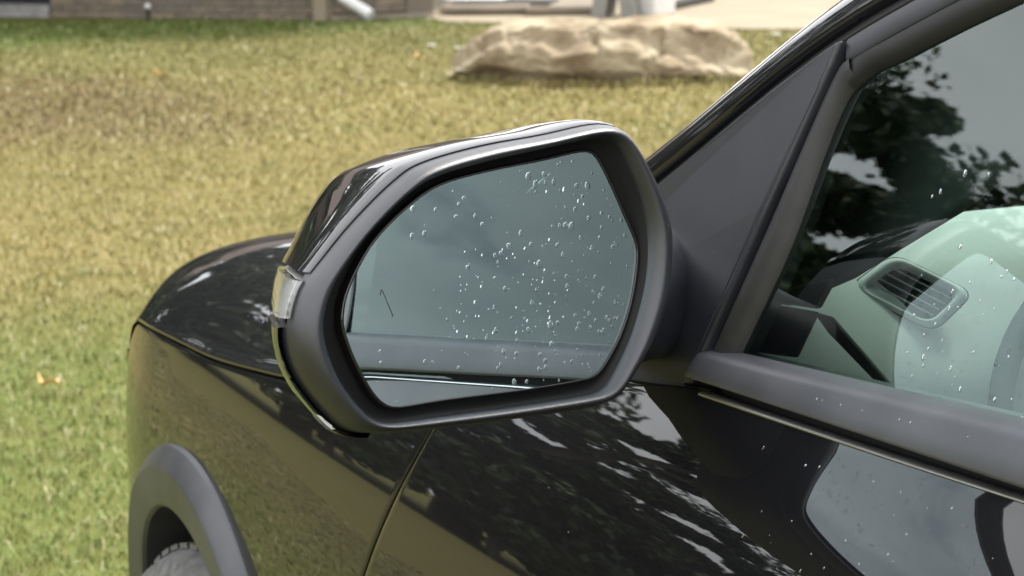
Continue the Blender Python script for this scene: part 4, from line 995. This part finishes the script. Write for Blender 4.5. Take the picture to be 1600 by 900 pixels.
def flower(loc, lab, r_=.028):
    E_ = empty('white_flower', loc, label=lab, category='flower')
    Vt, Ft = tube([(0, 0, 0), (.004, 0, .05)], .003, 6); obj('stem', Vt, Ft, BLADE, E_)
    V, F = [], []
    for i in range(7):
        a = 2*math.pi*i/7; b0 = len(V); c, s_ = math.cos(a), math.sin(a)
        for (u, v, z) in ((0, 0, .052), (.5, .28, .060), (1, .16, .066), (1, -.16, .066), (.5, -.28, .060)): V.append(((u*c-v*s_)*r_, (u*s_+v*c)*r_, z))
        F.append(tuple(range(b0, b0+5)))
    obj('petals', V, F, PETAL, E_, smooth=False)
flower((13.06, -5.36, .012), 'white flower in the grass left of the boulder, farther from it', .036)
flower((12.75, -5.40, .012), 'white flower in the grass left of the boulder, closer to it', .028)
flower((12.35, -7.50, .012), 'white flower in the grass right of the boulder by the pillar', .036)

# ------------------------------------------------------------------ trees that the paint and the glass reflect
def tree(loc, hgt, spread, seed, lab, nleaf=5200, low=.10, size=.22, kind_='tree', grp='trees across the lawn'):
    rnd = random.Random(seed); T = empty(kind_, loc, label=lab, category=kind_, group=grp)
    V, F = [], []
    def add(path, rads, seg=8):
        v, f = tube(path, rads, seg); b0 = len(V); V.extend(v); F.extend(tuple(b0+i for i in q) for q in f)
    tr = [Vector((0, 0, -.1))]; cur = Vector((0, 0, 0))
    for i in range(1, 7): cur = Vector((rnd.uniform(-.15, .15)*i*.3, rnd.uniform(-.15, .15)*i*.3, hgt*.85*i/6)); tr.append(cur)
    add(tr, [hgt*.03*(1-.85*i/6) for i in range(7)], 10)
    tips = []
    for i in range(16):
        t = .10+.85*(i+.5)/16; p = tr[min(6, int(t*6)+0)].lerp(tr[min(6, int(t*6)+1)], (t*6) % 1)
        a = i*2.399+rnd.uniform(-.3, .3); ln = spread*(1.0-.55*t)*rnd.uniform(.7, 1.1)
        q = p+Vector((math.cos(a)*ln, math.sin(a)*ln, ln*rnd.uniform(.15, .55))); mid = p.lerp(q, .5)+Vector((0, 0, ln*.1))
        add([p, mid, q], [hgt*.011, hgt*.007, hgt*.002], 6)
        for s_ in (.35, .55, .75, .92, 1.0): tips.append((p.lerp(q, s_)+Vector((0, 0, ln*.1*s_)), ln*(.26+.10*rnd.random())))
    tips.append((tr[-1], spread*.35))
    obj('trunk', V, F, BARK, T)
    rg = np.random.default_rng(seed); ti = rg.integers(0, len(tips), nleaf)
    cc = np.array([tuple(t[0]) for t in tips])[ti]; rr_ = np.array([t[1] for t in tips])[ti]
    unit = lambda q: q/np.linalg.norm(q, axis=1)[:, None]
    d = unit(rg.normal(0, 1, (nleaf, 3))); p = cc+d*(rr_*rg.random(nleaf)**.45)[:, None]*np.array([1, 1, .75])
    a = unit(rg.normal(0, 1, (nleaf, 3))); b_ = unit(np.cross(a, rg.normal(0, 1, (nleaf, 3))))
    s = (size*(.5+.8*rg.random(nleaf)))[:, None]; a, b_ = a*s*.5, b_*s*.3
    p[:, 2] = np.maximum(p[:, 2], .05); LV = np.stack([p-a, p+b_, p+a, p-b_], 1); rn = rg.random(nleaf)
    me = bpy.data.meshes.new('crown'); me.from_pydata(LV.reshape(-1, 3).tolist(), [], (np.arange(nleaf*4).reshape(-1, 4)).tolist()); me.update()
    at = me.attributes.new('rnd', 'FLOAT', 'POINT'); at.data.foreach_set('value', np.repeat(rn, 4).astype(np.float32)); me.materials.append(LEAF)
    o = bpy.data.objects.new('crown', me); COL.objects.link(o); o.parent = T
def polar(az, d): return (d*math.cos(R(az)), d*math.sin(R(az)), 0)
TREES = [(-1, 29, 14, 4.6), (5, 26, 13.5, 4.6), (12, 24, 12, 4.2), (19, 23, 11, 3.8), (25.3, 22.5, 14.0, 2.9), (28.3, 31, 10.6, 3.6), (33.5, 24, 7.2, 2.9), (42, 25, 7.4, 3.2), (51, 27, 7.8, 3.2), (64, 28, 7.0, 3.2), (78, 30, 7.0, 3.0), (93, 31, 7.0, 3.0), (-7.5, 33, 9.5, 3.9)]
TL = ['tall tree straight ahead of the car', 'broad tree ahead of the car, left of the tallest', 'third tree of the row from the house', 'low rounded tree mirrored in the front door', 'tree mirrored in the side window', 'tree behind the one mirrored in the side window', 'seventh tree of the row from the house', 'eighth tree of the row from the house', 'ninth tree of the row from the house', 'tenth tree of the row from the house', 'eleventh tree of the row from the house', 'last tree of the row beside the car', 'tree rising behind the house roof']
for i, ((az, d, h_, s_), lb) in enumerate(zip(TREES, TL)):
    tree(polar(az, d), h_, s_, 100+i, lb, (38000 if 22 < az < 36 else 22000) if -12 < az < 45 else 6000, size=(.20 if 22 < az < 36 else .32) if -12 < az < 45 else .40)

# shrubs under the trees
for i, az in enumerate(np.linspace(-10, 62, 15)):
    tree(polar(az+1.5*math.sin(i*2.1), 20.5+1.2*math.sin(i*1.7)), 3.2+.5*math.sin(i*2.9), 1.9, 300+i, 'dark green shrub mirrored in the black paint under the tree row', 5000, size=.24, kind_='shrub', grp='shrubs under the tree row')
